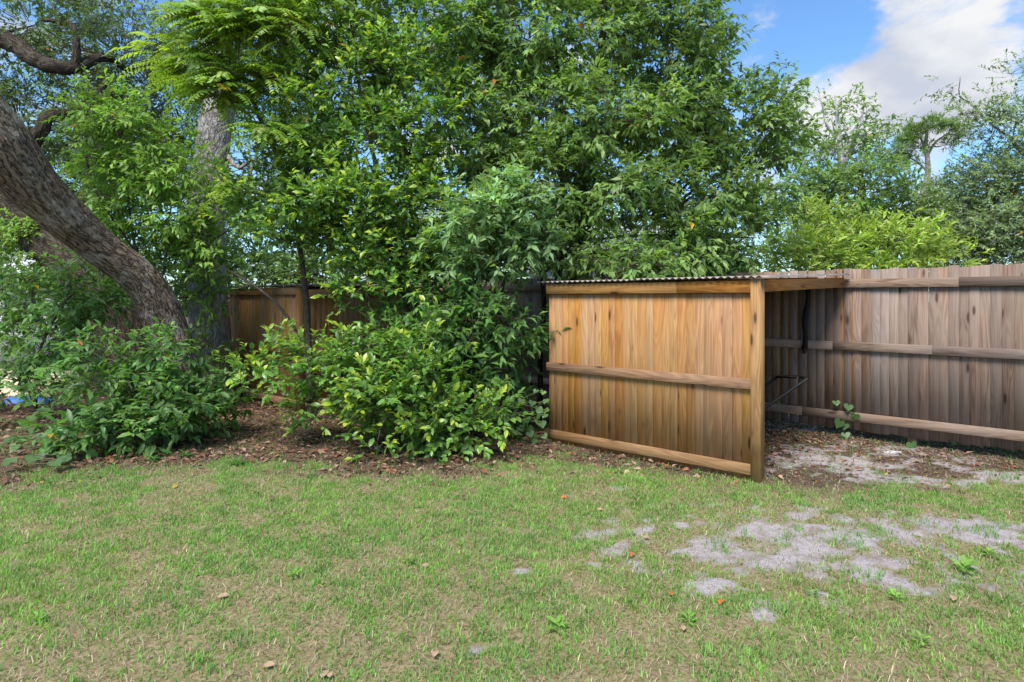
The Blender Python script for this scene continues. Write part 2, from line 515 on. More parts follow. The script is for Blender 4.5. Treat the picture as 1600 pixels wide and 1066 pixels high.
xs = np.concatenate([np.linspace(-160, -9, 12)[:-1], np.linspace(-9, 7.5, 330), np.linspace(7.5, 160, 12)[1:]])
ys = np.concatenate([np.linspace(-30, 2, 8)[:-1], np.linspace(2, 9.5, 170), np.linspace(9.5, 30, 18)[1:], np.linspace(30, 400, 10)[1:]])
gx, gy = np.meshgrid(xs, ys)
sand, lit, thin = masks(gx, gy)
gz = ground_z(gx, gy) + 0.02 * lit * (vnoise(gx, gy, 5, 23) - 0.3)
V = np.stack([gx, gy, gz], -1).reshape(-1, 3)
ny, nx = gx.shape
i, j = np.meshgrid(np.arange(ny - 1), np.arange(nx - 1), indexing='ij')
a = i * nx + j
Q = np.stack([a, a + 1, a + nx + 1, a + nx], -1).reshape(-1, 4)
m = Mat('ground_soil')
at = m.n('ShaderNodeSeparateColor', ins={0: m.n('ShaderNodeAttribute', attribute_name='col').outputs['Color']})
pos = m.n('ShaderNodeNewGeometry').outputs['Position']
f1, f2, f3 = m.noise(pos, 45, 5, 0.7), m.noise(pos, 160, 4, 0.7), m.noise(pos, 9, 4, 0.6)
thatch = m.mix(m.ramp(f1, [(0.35, 0.0), (0.62, 1.0)]), (0.14, 0.105, 0.055), (0.33, 0.26, 0.155))
thatch = m.mix(m.math('MULTIPLY', m.ramp(f3, [(0.45, 0.0), (0.7, 1.0)]), 0.45), thatch, (0.15, 0.19, 0.05))
sandc = m.mix(m.ramp(f2, [(0.3, 0.0), (0.62, 1.0)]), (0.20, 0.17, 0.165), (0.48, 0.44, 0.45))
sandc = m.mix(m.math('MULTIPLY', m.ramp(f1, [(0.52, 0.0), (0.66, 1.0)]), 0.65), sandc, (0.19, 0.14, 0.115))
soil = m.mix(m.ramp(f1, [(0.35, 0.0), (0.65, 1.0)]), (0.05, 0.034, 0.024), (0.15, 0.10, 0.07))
br1 = m.maprange(m.noise(pos, 14, 5, 0.7), 0.36, 0.64)
br2 = m.maprange(f1, 0.34, 0.66)
sf = m.math('ADD', m.math('MULTIPLY', at.outputs[0], 1.7), m.math('ADD', m.math('MULTIPLY', br1, 0.55), m.math('MULTIPLY', br2, 0.45)))
sandc = m.mix(m.math('MULTIPLY', m.maprange(m.noise(pos, 5.5, 5, 0.65), 0.46, 0.64), 0.6), sandc, m.mix(0.5, thatch, soil))
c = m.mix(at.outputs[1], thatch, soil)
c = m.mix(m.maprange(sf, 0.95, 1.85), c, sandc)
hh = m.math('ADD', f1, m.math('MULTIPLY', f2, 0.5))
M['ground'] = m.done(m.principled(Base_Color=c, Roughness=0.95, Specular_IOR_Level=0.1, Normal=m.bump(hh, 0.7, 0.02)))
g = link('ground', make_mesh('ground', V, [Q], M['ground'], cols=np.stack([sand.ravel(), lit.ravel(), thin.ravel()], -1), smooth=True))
tag(g, 'sandy backyard ground with thatch and bare patches', kind='structure')

# ------------------------------------------------------------------ planks: every board is its own object, meshes are shared
PLANK = {}
def plank_mesh(w, t, l, mat):
    key = (round(w, 4), round(t, 4), round(l, 4), mat)
    if key in PLANK:
        return PLANK[key]
    c = 0.001
    x, y = w / 2, t / 2
    pr = np.array([[-x + c, -y], [x - c, -y], [x, -y + c], [x, y - c], [x - c, y], [-x + c, y], [-x, y - c], [-x, -y + c]])
    V = np.vstack([np.c_[pr, np.zeros(8)], np.c_[pr, np.full(8, l)]])
    Q = [[k, (k + 1) % 8, 8 + (k + 1) % 8, 8 + k] for k in range(8)]
    O = [list(range(7, -1, -1)), list(range(8, 16))]
    me = make_mesh('plank', V, [np.array(Q), np.array(O)], M[mat])
    PLANK[key] = me
    return me

def plank(name, parent, p, q, w, t, mat, roll=0.0, wmul=1.0):
    """a plank from p to q; its width lies across, roll turns it about its length"""
    p, q = Vector(p), Vector(q)
    l = (q - p).length
    o = link(name, plank_mesh(w, t, l, mat), parent)
    z = (q - p).normalized()
    if abs(z.z) > 0.9:
        rot = Matrix.Rotation(roll, 4, 'Z')
        tilt = Vector((0, 0, 1)).rotation_difference(z).to_matrix().to_4x4()
        mat4 = tilt @ rot
    else:
        # width upright
        x = Vector((0, 0, 1)); x = (x - z * x.dot(z)).normalized()
        y = z.cross(x)
        mat4 = Matrix((x, y, z)).transposed().to_4x4() @ Matrix.Rotation(roll, 4, 'Z')
    o.matrix_local = Matrix.Translation(p) @ mat4 @ Matrix.Diagonal((wmul, 1, 1, 1))
    return o

def rr(a, b):
    return float(RNG.uniform(a, b))

# the long fence
fence = thing('wooden_fence', 'long weathered grey-brown board fence with three rails behind the sheds', 'fence', tuple(FO), TH)
x = 4.6
k = 0
while x > -13.2:
    w = [0.086, 0.0905, 0.095][int(RNG.integers(3))]
    gap = 0.0003 if RNG.random() < 0.85 else 0.002
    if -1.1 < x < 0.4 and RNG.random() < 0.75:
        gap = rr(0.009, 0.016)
    zb = 0.10 + rr(-0.012, 0.012)
    zt = 1.93 + rr(-0.006, 0.006)
    mat = 'weathered_pale' if RNG.random() < 0.22 else 'weathered'
    l = 1.83
    y = 0.010 + rr(-0.003, 0.003)
    plank('board', fence, (x - w / 2, y, zb), (x - w / 2 + rr(-0.003, 0.003), y + rr(-0.004, 0.004), zb + l), w, 0.018, mat)
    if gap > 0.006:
        plank('gap_glow_strip', fence, (x - w - gap / 2, 0.034, zb + 0.05 + rr(0, 0.2)), (x - w - gap / 2, 0.034, 1.74), 0.05, 0.014, 'gap_glow')  # strip added behind the gap; its orange stands for sunlight coming through
    x -= w + gap
    k += 1
for (z0, seams) in ((1.72, (4.6, 1.05, -1.4, -3.8, -6.2, -8.6, -11.0, -13.2)), (1.005, (4.6, 0.82, -0.16, -2.2, -4.6, -7.0, -9.4, -11.8, -13.2)), (0.205, (4.6, 1.9, -0.5, -2.9, -5.3, -7.7, -10.1, -12.4, -13.2))):
    for a_, b_ in zip(seams[:-1], seams[1:]):
        mt = 'weathered_pale' if (z0 == 1.005 and a_ == 4.6) else 'weathered'
        plank('rail', fence, (b_ + 0.002, -0.021, z0 + 0.048 + rr(-.003, .003)), (a_ - 0.002, -0.021, z0 + 0.048 + rr(-.003, .003)), 0.095, 0.038, mt)
for px_ in (3.0, 0.62, -1.8, -4.2, -6.6, -9.0, -11.4):
    plank('post', fence, (px_, 0.075, -0.3), (px_, 0.075, 1.86), 0.09, 0.09, 'weathered')

# old wire mesh that runs behind the fence and shows below it
cl = thing('chain_link_fence', 'rusty chain link wire mesh showing below the board fence', 'fence', tuple(P0 + EY * (FENCE_Y + 0.2)), TH)
G_ = Geo()
A_, B_ = [], []
Hc = 0.95
for s in np.arange(-5.0, 4.6, 0.075):
    for dr in (-1, 1):
        n = 14
        zz = np.linspace(0.0, Hc, n)
        xx = s + dr * zz * 0.72
        yy = 0.004 * dr * np.ones(n)
        for q in range(n - 1):
            A_.append((xx[q], yy[q], zz[q])); B_.append((xx[q + 1], yy[q + 1], zz[q + 1]))
A_, B_ = np.array(A_), np.array(B_)
D = unit(B_ - A_); S_ = np.cross(D, [0, 1, 0]); 
V = np.stack([A_ - S_ * .0016, A_ + S_ * .0016, B_ + S_ * .0016, B_ - S_ * .0016], 1).reshape(-1, 3)
V2 = np.stack([A_ - np.array([0, .0016, 0]), A_ + np.array([0, .0016, 0]), B_ + np.array([0, .0016, 0]), B_ - np.array([0, .0016, 0])], 1).reshape(-1, 3)
qd = (np.arange(len(A_))[:, None] * 4 + np.arange(4)[None])
G_.add(V, None, qd); G_.add(V2, None, qd)
tag(link('wire_mesh', G_.mesh('wire_mesh', M['wire']), cl), kind='stuff')
for px_ in (-4.8, -2.0, 0.9, 3.8):
    G_ = Geo(); G_.tube([(px_, 0.03, -0.2), (px_, 0.03, 0.5), (px_, 0.03, 1.0)], [0.024, 0.024, 0.024], 10, 0.3)
    link('post', G_.mesh('post', M['wire'], smooth=True), cl)

def corrugated(name, parent, x0, x1, y0, z0, y1, z1, mat, pitch=0.068, amp=0.0085):
    n = int((x1 - x0) / pitch * 8)
    xx = np.linspace(x0, x1, n)
    zz = amp * np.cos(xx / pitch * 2 * np.pi)
    rows = []
    ts = np.linspace(0, 1, 5)
    for top in (0, 1):
        for t in ts:
            rows.append(np.stack([xx, np.full(n, y0 + (y1 - y0) * t), z0 + (z1 - z0) * t + zz + (0.0012 if top else 0)], -1))
    V = np.vstack(rows)
    def idx(layer, r, c): return (layer * 5 + r) * n + c
    c_ = np.arange(n - 1)
    Q = []
    for r in range(4):
        Q.append(np.stack([idx(1, r, c_), idx(1, r, c_ + 1), idx(1, r + 1, c_ + 1), idx(1, r + 1, c_)], -1))
        Q.append(np.stack([idx(0, r, c_), idx(0, r + 1, c_), idx(0, r + 1, c_ + 1), idx(0, r, c_ + 1)], -1))
    Q.append(np.stack([idx(0, 0, c_), idx(0, 0, c_ + 1), idx(1, 0, c_ + 1), idx(1, 0, c_)], -1))
    Q.append(np.stack([idx(0, 4, c_ + 1), idx(0, 4, c_), idx(1, 4, c_), idx(1, 4, c_ + 1)], -1))
    return link(name, make_mesh(name, V, [np.vstack(Q)], mat, smooth=False), parent)

def board_wall(sh, x0, x1, y, zb, zt, mat):
    x = x0
    while x < x1 - 0.02:
        w = [0.084, 0.0885, 0.0925][int(RNG.integers(3))]
        w = min(w, x1 - x)
        plank('board', sh, (x + w / 2, y + rr(-.002, .002), zb + rr(-.01, .006)), (x + w / 2, y + rr(-.002, .002), zt), w, 0.018, mat)
        x += w + (0.0004 if RNG.random() < 0.8 else 0.0025)

def side_wall(sh, x, y0, y1, zb, z_a, z_b, mat, out):
    y = y0
    while y < y1 - 0.02:
        w = min(0.089, y1 - y)
        zt = z_a + (z_b - z_a) * (y - y0) / (y1 - y0)
        plank('board', sh, (x + rr(-.002, .002), y + w / 2, zb), (x + rr(-.002, .002), y + w / 2, zt), w, 0.018, mat, roll=math.pi / 2)
        y += w + 0.0015
    for zr in (0.11, 0.85):
        plank('rail', sh, (x + out * 0.029, y0, zr), (x + out * 0.029, y1, zr), 0.089, 0.036, mat)
    plank('rail', sh, (x + out * 0.029, y0, z_a - 0.05), (x + out * 0.029, y1, z_b - 0.05), 0.1, 0.036, mat)

def make_shed(label, origin, open_side, length=2.40, depth=2.42, back_wall=False, group=None):
    sh = thing('wooden_lean_to', label, 'shed', tuple(origin), TH, group)
    L = -length
    board_wall(sh, L + 0.01, -0.09, 0.031, 0.0, 1.70, 'honey')
    # rails on the outside
    cut = L + 1.30
    plank('rail', sh, (L, 0.002, 0.842), (-0.092, 0.002, 0.852), 0.09, 0.036, 'honey_worn')
    plank('rail', sh, (L, 0.002, 0.098), (-0.092, 0.002, 0.108), 0.09, 0.036, 'honey_worn')
    plank('fascia', sh, (L, 0.001, 1.70), (L + 1.60, 0.001, 1.70), 0.105, 0.038, 'honey')
    plank('fascia', sh, (L + 1.603, 0.001, 1.70), (-0.092, 0.001, 1.702), 0.105, 0.038, 'honey')
    plank('post', sh, (-0.045, 0.024, -0.15), (-0.045, 0.024, 1.765), 0.089, 0.089, 'honey')
    plank('post', sh, (L + 0.06, 0.086, -0.15), (L + 0.06, 0.086, 1.74), 0.089, 0.089, 'honey_worn')
    plank('post', sh, (L + 0.06, depth - 0.06, -0.15), (L + 0.06, depth - 0.06, 1.80), 0.089, 0.089, 'honey_worn')
    if open_side:
        plank('header', sh, (-0.040, 0.07, 1.708), (-0.040, depth, 1.778), 0.108, 0.040, 'honey')
    else:
        side_wall(sh, -0.02, 0.075, depth, 0.0, 1.72, 1.80, 'honey', 1)
    side_wall(sh, L + 0.118, 0.14, depth, 0.0, 1.72, 1.80, 'honey', -1)
    for q in (0.75, 1.5):
        plank('rafter', sh, (L + 0.15, depth * q / 2.2, 1.735 + 0.08 * q / 2.2), (-0.07, depth * q / 2.2, 1.735 + 0.08 * q / 2.2), 0.06, 0.036, 'honey_worn')
    if back_wall:
        board_wall(sh, L + 0.16, -0.09, depth + 0.02, 0.0, 1.80, 'honey')
    corrugated('roof_panel', sh, L - 0.12, L / 2, -0.055, 1.778, depth + 0.03, 1.866, M['tin'])
    corrugated('roof_panel', sh, L / 2 - 0.07, 0.035, -0.06, 1.784, depth + 0.03, 1.872, M['tin'])
    return sh

shed_near = make_shed('honey-coloured board lean-to shed, open on one side with a mower inside', P0, True)
P1 = P0 - EX * 6.12 - EY * 0.95
shed_far = make_shed('honey-coloured closed board shed half hidden behind shrubs and tree trunk', P1, False, back_wall=True)
# loose plank and grey sheet lying on the near roof
# ------------------------------------------------------------------ strap and mower in the near shed
st = thing('hanging_strap', 'black strap hanging from the shed roof before the fence', 'strap', tuple(fence_ray(1259, 547, 0.10)))
top = fence_ray(1262, 452, 0.12); bot = fence_ray(1256, 546, 0.07)
Gs = Geo()
ps = [top + (bot - top) * t + np.array([0.012 * math.sin(9 * t), 0, 0]) for t in np.linspace(0, 1, 9)]
rows = []
for kk, p in enumerate(ps):
    w = 0.032 + 0.006 * math.sin(5 * kk)
    rows += [p - EX * w, p + EX * w, p + EX * w + EY * .006, p - EX * w + EY * .006]
V = np.array(rows)
Q = []
for kk in range(len(ps) - 1):
    for e in range(4):
        Q.append([kk * 4 + e, kk * 4 + (e + 1) % 4, kk * 4 + 4 + (e + 1) % 4, kk * 4 + 4 + e])
Q += [[3, 2, 1, 0], [len(V) - 4, len(V) - 3, len(V) - 2, len(V) - 1]]
Gs.add(V, None, Q)
link('webbing', Gs.mesh('webbing', M['strap'], st.location), st)
Gs = Geo(); Gs.tube([bot + np.array([0, 0, .015]), bot + np.array([.01, 0, -.02]), bot + np.array([-.005, 0, -.05])], [.02, .024, .012], 8, .02)
link('buckle', Gs.mesh('buckle', M['strap'], st.location), st)

def make_mower():
    A = np.array([2.864, 6.20, 0.82]); B = np.array([2.77, 6.70, 0.77])
    ax = unit(np.array([-1.0, 0.1, 0.0])); sd_ = np.array([0.1, 1.0, 0.0]); sd_ = unit(sd_)
    C0 = (A + B) / 2 + ax * 1.02; C0[2] = 0
    t = thing('lawn_mower', 'old lawn mower with black tube handle standing inside the open shed', 'lawn mower', tuple(C0))
    o = np.array(t.location)
    def P(a, s, z): return C0 + ax * a + sd_ * s + UP * z
    def part(name, geo, mat, parent=t, smooth=True):
        return link(name, geo.mesh(name, M[mat], o if parent is t else o, smooth=smooth), parent)
    # handle: two legs and the cross bar in one bent tube
    g1 = Geo()
    la, lb = P(-0.26, -0.20, 0.20), P(-0.26, 0.20, 0.20)
    cor = lambda p, q, r, f: p + (q - p) * f
    g1.tube([la, cor(la, A, 0, .5), cor(la, A, 0, .93), A + (B - A) * 0.06 + UP * .006, A + (B - A) * .5 + UP * .012, B + (A - B) * .06 + UP * .006, cor(lb, B, 0, .93), cor(lb, B, 0, .5), lb],
            [.016] * 9, 10, .03)
    hd = part('handle', g1, 'black_tube')
    g1 = Geo()
    a2, b2 = A + (la - A) * .13 + UP * .01, B + (lb - B) * .13 + UP * .01
    up_ = UP * .085 - ax * 0.02
    g1.tube([a2, a2 + up_ * .8, a2 + up_ + (B - A) * .08, b2 + up_ - (B - A) * .08, b2 + up_ * .8, b2], [.0035] * 6, 6, .03)
    part('bail_bar', g1, 'wire', hd)
    g1 = Geo()
    q0 = B + (lb - B) * .24
    V = np.array([q0 + sd_ * a_ * .5 + ax * b_ + UP * c_ for a_ in (-.05, .05) for (b_, c_) in ((.0, .03), (.05, .03), (.075, -.11), (-.03, -.13))])
    g1.add(V, None, [[0, 1, 2, 3], [7, 6, 5, 4], [0, 4, 5, 1], [1, 5, 6, 2], [2, 6, 7, 3], [3, 7, 4, 0]])
    part('throttle_housing', g1, 'grey_plastic', hd, False)
    g1 = Geo()
    q1 = A + (la - A) * .5
    V = np.array([q1 + sd_ * a_ + ax * b_ + UP * c_ for a_ in (-.012, .012) for (b_, c_) in ((-.05, .03), (.02, -.01), (-.02, -.06))])
    g1.add(V, [[0, 1, 2], [5, 4, 3]], [[0, 3, 4, 1], [1, 4, 5, 2], [2, 5, 3, 0]])
    part('clamp', g1, 'black_tube', hd, False)
    g1 = Geo()
    g1.tube([A + (la - A) * .45, P(-0.4, 0.05, .62), P(-0.1, 0.08, .42)], [.003] * 3, 6, .05)
    part('control_cable', g1, 'wire', hd)
    # deck: rounded pan
    g1 = Geo()
    prof = [(0.02, 0.27), (0.02, 0.285), (0.13, 0.28), (0.17, 0.25), (0.185, 0.15), (0.185, 0.0)]
    n = 28; rows = []
    for z, r in prof:
        for q in range(n):
            th = 2 * math.pi * q / n
            c_, s_ = math.cos(th), math.sin(th)
            e = (abs(c_) ** 3 + abs(s_) ** 3) ** (-1 / 3)
            rows.append(P(c_ * e * r * 1.12, s_ * e * r * .92, z + .05))
    Q = [[a * n + q, a * n + (q + 1) % n, (a + 1) * n + (q + 1) % n, (a + 1) * n + q] for a in range(len(prof) - 1) for q in range(n)]
    g1.add(np.array(rows), None, Q)
    part('deck', g1, 'red_paint')
    g1 = Geo()
    g1.tube([P(.02, 0, .23), P(.02, 0, .30), P(.02, 0, .36), P(.02, 0, .40)], [.12, .125, .11, .07], 18, .03)
    g1.tube([P(.12, 0, .28), P(.22, 0, .28), P(.26, 0, .28)], [.06, .055, .03], 12, .03)
    part('engine', g1, 'engine')
    for sa in (-1, 1):
        for ss in (-1, 1):
            c = P(sa * .25, ss * .275, .09)
            gw = Geo()
            n = 20
            ring = [(.045, -.022), (.082, -.024), (.09, -.012), (.09, .012), (.082, .024), (.045, .022)]
            rows = [c + ax * math.cos(2 * math.pi * q / n) * r + UP * math.sin(2 * math.pi * q / n) * r + sd_ * y_ for r, y_ in ring for q in range(n)]
            Q = [[a * n + q, a * n + (q + 1) % n, (a + 1) % 6 * n + (q + 1) % n, (a + 1) % 6 * n + q] for a in range(6) for q in range(n)]
            gw.add(np.array(rows), None, Q)
            wh = part('wheel', gw, 'rubber')
            gr = Geo()
            gr.tube([c - sd_ * .018, c, c + sd_ * .018], [.046, .04, .046], 16, .02)
            part('rim', gr, 'grey_plastic', wh)
make_mower()

# ------------------------------------------------------------------ leaves
def leaf_arrays(P, A, N, L, W, hi):
    A = unit(A)
    N = unit(N - (N * A).sum(1, keepdims=True) * A)
    S = np.cross(A, N)
    L, W = L[:, None], W[:, None]
    if not hi:
        v = [P, P + .42 * L * A - .5 * W * S + .14 * W * N, P + .5 * L * A, P + .42 * L * A + .5 * W * S + .14 * W * N, P + L * A - .16 * L * N]
        T = np.array([[0, 2, 1], [0, 3, 2], [1, 2, 4], [2, 3, 4]])
    else:
        v = [P, P + .22 * L * A - .38 * W * S + .1 * W * N, P + .25 * L * A, P + .22 * L * A + .38 * W * S + .1 * W * N,
             P + .62 * L * A - .46 * W * S + .05 * W * N, P + .65 * L * A - .05 * L * N, P + .62 * L * A + .46 * W * S + .05 * W * N,
             P + L * A - .16 * L * N]
        T = np.array([[0, 2, 1], [0, 3, 2], [1, 2, 5], [1, 5, 4], [2, 3, 6], [2, 6, 5], [4, 5, 7], [5, 6, 7]])
    return np.stack(v, 1), T

def leaf_mesh(name, P, A, N, L, W, C, mat, origin, hi=False):
    v, T = leaf_arrays(P, A, N, L, W, hi)
    k = v.shape[1]
    n = len(P)
    V = v.reshape(-1, 3) - np.asarray(origin)
    Tt = (T[None] + (np.arange(n) * k)[:, None, None]).reshape(-1, 3)
    return make_mesh(name, V, [Tt], M[mat], cols=np.repeat(C, k, 0))

STYLE = {
    # L, W, leaves per twig, twig length, twigs per clump, clump radius, droop, up bias, green, tip, tip fraction
    'laurel':  dict(L=.112, W=.045, K=9, tl=.25, T=13, cr=.20, droop=.42, up=.05, col=(.185, .295, .085), tip=(.36, .48, .14), tf=.45),
    'glossy':  dict(L=.092, W=.047, K=8, tl=.22, T=11, cr=.17, droop=.05, up=.45, col=(.155, .295, .060), tip=(.58, .68, .08), tf=.62),
    'sapling': dict(L=.110, W=.040, K=8, tl=.27, T=10, cr=.16, droop=.40, up=.20, col=(.23, .39, .08), tip=(.42, .58, .11), tf=.5),
    'bushy':   dict(L=.120, W=.046, K=8, tl=.23, T=11, cr=.17, droop=.42, up=.15, col=(.125, .250, .070), tip=(.27, .44, .11), tf=.42),
    'pale':    dict(L=.125, W=.045, K=9, tl=.20, T=11, cr=.17, droop=.15, up=.3, col=(.23, .37, .16), tip=(.38, .52, .24), tf=.45),
    'oak':     dict(L=.090, W=.040, K=8, tl=.25, T=11, cr=.25, droop=.2, up=.1, col=(.12, .18, .072), tip=(.23, .31, .12), tf=.35),
    'far':     dict(L=.150, W=.070, K=7, tl=.33, T=12, cr=.34, droop=.25, up=.15, col=(.19, .30, .10), tip=(.31, .43, .14), tf=.45),
    'yellow':  dict(L=.14, W=.042, K=11, tl=.34, T=12, cr=.25, droop=.1, up=.6, col=(.32, .43, .085), tip=(.52, .61, .13), tf=.6),
    'greyoak': dict(L=.090, W=.038, K=9, tl=.30, T=14, cr=.32, droop=.15, up=.15, col=(.25, .34, .17), tip=(.38, .46, .21), tf=.4),
    'needle':  dict(L=.28, W=.03, K=16, tl=.22, T=12, cr=.28, droop=.0, up=.5, col=(.15, .25, .06), tip=(.26, .36, .09), tf=.4),
}

def grow(blobs, style, rng, tilt=None):
    """returns leaf arrays, twig ends and clump centres for a crown made of lumps"""
    s = STYLE[style]
    PC, OC, CC = [], [], []
    for (c, r, n) in blobs:
        u = rand_unit(n, rng)
        rad = rng.uniform(.45, 1.0, n) ** .5
        p = c + u * r * rad[:, None]
        PC.append(p); OC.append(u); CC.append(np.repeat(c[None], n, 0))
    PC, OC, CC = np.vstack(PC), np.vstack(OC), np.vstack(CC)
    keep = PC[:, 2] > 0.12
    PC, OC, CC = PC[keep], OC[keep], CC[keep]
    nC, T, K = len(PC), s['T'], s['K']
    shade = rng.normal(0, .17, nC)
    young = rng.random(nC) < s['tf'] + .1
    # twigs
    tb = np.repeat(PC, T, 0) + rng.normal(size=(nC * T, 3)) * s['cr'] * np.array([.6, .6, .38])
    td = unit(np.repeat(OC, T, 0) * .55 + rng.normal(size=(nC * T, 3)) * .55 + UP * s['up'] + unit(tb - np.repeat(PC, T, 0)) * .5)
    tl = s['tl'] * rng.uniform(.6, 1.3, nC * T)
    # droop at the far end
    te = tb + td * tl[:, None] - UP * (s['droop'] * .35 * tl)[:, None]
    n = nC * T * K
    f = (np.tile(np.arange(K), nC * T) + rng.random(n) * .7) / K
    f = .12 + .88 * np.clip(f, 0, 1)
    b, e, d = np.repeat(tb, K, 0), np.repeat(te, K, 0), np.repeat(td, K, 0)
    sag = (f * f)[:, None] * UP * (s['droop'] * .0)
    P = b + (e - b) * f[:, None] - sag
    sidev = unit(np.cross(d, UP) + rng.normal(size=(n, 3)) * .35)
    sgn = np.where(np.tile(np.arange(K), nC * T) % 2 == 0, 1.0, -1.0)[:, None]
    A = unit(d * (.45 + .5 * f[:, None]) + sidev * sgn * (.9 - .45 * f[:, None]) - UP * s['droop'] * rng.uniform(.3, 1.2, (n, 1)) + rng.normal(size=(n, 3)) * .22)
    N = unit(UP * .95 + rng.normal(size=(n, 3)) * .36 + np.repeat(np.repeat(OC, T, 0), K, 0) * .45)
    L = s['L'] * rng.uniform(.45, 1.3, n) * (1 - .25 * (f > .9))
    W = s['W'] * rng.uniform(.75, 1.2, n) * (L / s['L']) ** .5
    col = np.array(s['col'])[None] * np.exp(np.repeat(shade, T * K) + rng.normal(0, .16, n))[:, None]
    col = col * np.exp(rng.normal(0, .05, (n, 3)))
    tw_y = np.repeat((rng.random(nC * T) < s['tf']), K) & np.repeat(young, T * K)
    yf = np.where(tw_y, sstep(.45, .95, f), 0)[:, None] * rng.uniform(.5, 1, (n, 1))
    col = col * (1 - yf) + np.array(s['tip'])[None] * yf
    sick = rng.random(n)
    col[sick < .0012] = (.55, .36, .03)
    col[sick > .9993] = (.42, .13, .03)
    return dict(P=P, A=A, N=N, L=L, W=W, C=col), (tb, te), (PC, CC)

def pinnate(blobs, rng, col, tip, flen=.52, pairs=11, ll=.085, lw=.030):
    """feathery compound leaves: each frond is a rachis with paired leaflets"""
    PC, OC = [], []
    for (c, r, n) in blobs:
        u = rand_unit(n, rng); u[:, 2] = np.abs(u[:, 2]) * .8 - .25
        PC.append(c + u * r * (rng.uniform(.3, 1, n) ** .6)[:, None]); OC.append(unit(u))
    PC, OC = np.vstack(PC), np.vstack(OC)
    T = 8
    n = len(PC) * T
    b = np.repeat(PC, T, 0) + rng.normal(size=(n, 3)) * .05
    az = rng.uniform(0, 2 * np.pi, n)
    d = unit(np.stack([np.cos(az), np.sin(az), rng.uniform(-.25, .85, n)], -1) + np.repeat(OC, T, 0) * .6)
    fl = flen * rng.uniform(.6, 1.25, n)
    shade = np.exp(np.repeat(rng.normal(0, .16, len(PC)), T) + rng.normal(0, .1, n))
    yel = np.repeat(rng.random(len(PC)), T)
    K = pairs * 2 + 1
    kk = np.tile(np.arange(K), n)
    f = .18 + .82 * (kk // 2) / pairs
    dd, bb, fll = np.repeat(d, K, 0), np.repeat(b, K, 0), np.repeat(fl, K)
    P = bb + dd * (f * fll)[:, None] - UP * (.5 * fll * f * f)[:, None]
    tang = unit(dd - UP * (1.0 * f)[:, None])
    side = unit(np.cross(dd, UP))
    sgn = np.where(kk % 2 == 0, 1., -1.)[:, None]
    A = unit(side * sgn * .9 + tang * .45 - UP * .18 + rng.normal(size=P.shape) * .08)
    N = unit(np.cross(side, tang) + rng.normal(size=P.shape) * .15 + np.repeat(rng.normal(size=(n, 3)) * .3, K, 0))
    N = np.where((N[:, 2:3] < 0), -N, N)
    L = ll * rng.uniform(.8, 1.15, len(P)) * (1.05 - .55 * np.abs(f - .5))
    W = lw * np.ones(len(P))
    mixf = np.clip(np.repeat(yel, K) * .8 + rng.normal(0, .12, len(P)), 0, 1)[:, None]
    C = (np.array(col) * (1 - mixf) + np.array(tip) * mixf) * np.repeat(shade, K)[:, None]
    dead = np.repeat(rng.random(n) < .012, K)
    C[dead] = (.42, .30, .03)
    return dict(P=P, A=A, N=N, L=L, W=W, C=C), (b, b + d * fl[:, None] - UP * (.42 * fl)[:, None]), (PC, PC)

def B(px, py, d, rx, ry, rd, n):
    return (pix(px, py, d), np.array([rx * d / F, rd, ry * d / F]), n)

LEAF_VAR = {}
def single_leaf(style_key, col, L, W, mat):
    key = (style_key, tuple(np.round(col, 3)))
    if key not in LEAF_VAR:
        z = np.zeros((1, 3))
        LEAF_VAR[key] = leaf_mesh('leaf', z, np.array([[0, 1., 0]]), np.array([[0, 0, 1.]]), np.array([1.0]), np.array([W / L]), np.array([col]), mat, (0, 0, 0), hi=True)
    return LEAF_VAR[key]

def pick_leaves(D, parent, o, num, style, mat, rng):
    """the leaves that show largest become objects of their own"""
    P = D['P']
    px = 800 + F * P[:, 0] / P[:, 1]; py = HORIZON - F * (P[:, 2] - CAM_H) / P[:, 1]
    size = D['L'] * D['W'] / P[:, 1] ** 2
    size = np.where((px > 0) & (px < 1600) & (py > 0) & (py < 1060), size, 0)
    front = np.argsort(P[:, 1])[: max(num * 6, 50)]
    idx = front[np.argsort(-size[front])[:num]]
    s = STYLE[style]
    cols = [np.array(s['col']) * .85, np.array(s['col']) * 1.15, np.array(s['col']) * .5 + np.array(s['tip']) * .5, np.array(s['tip'])]
    for k in idx:
        c = D['C'][k]
        v = int(np.argmin([np.abs(c - q).sum() for q in cols]))
        me = single_leaf(style, cols[v], s['L'], s['W'], mat)
        A = unit(D['A'][k]); N = D['N'][k]; N = unit(N - (N @ A) * A); S = np.cross(A, N)
        mt = np.eye(4)
        mt[:3, 0], mt[:3, 1], mt[:3, 2] = S * D['L'][k], A * D['L'][k], N * D['L'][k]
        mt[:3, 3] = P[k] - o
        ob = link('leaf', me, parent)
        ob.matrix_local = Matrix(mt.tolist())
    keep = np.ones(len(P), bool); keep[idx] = False
    return {k: v[keep] for k, v in D.items()}

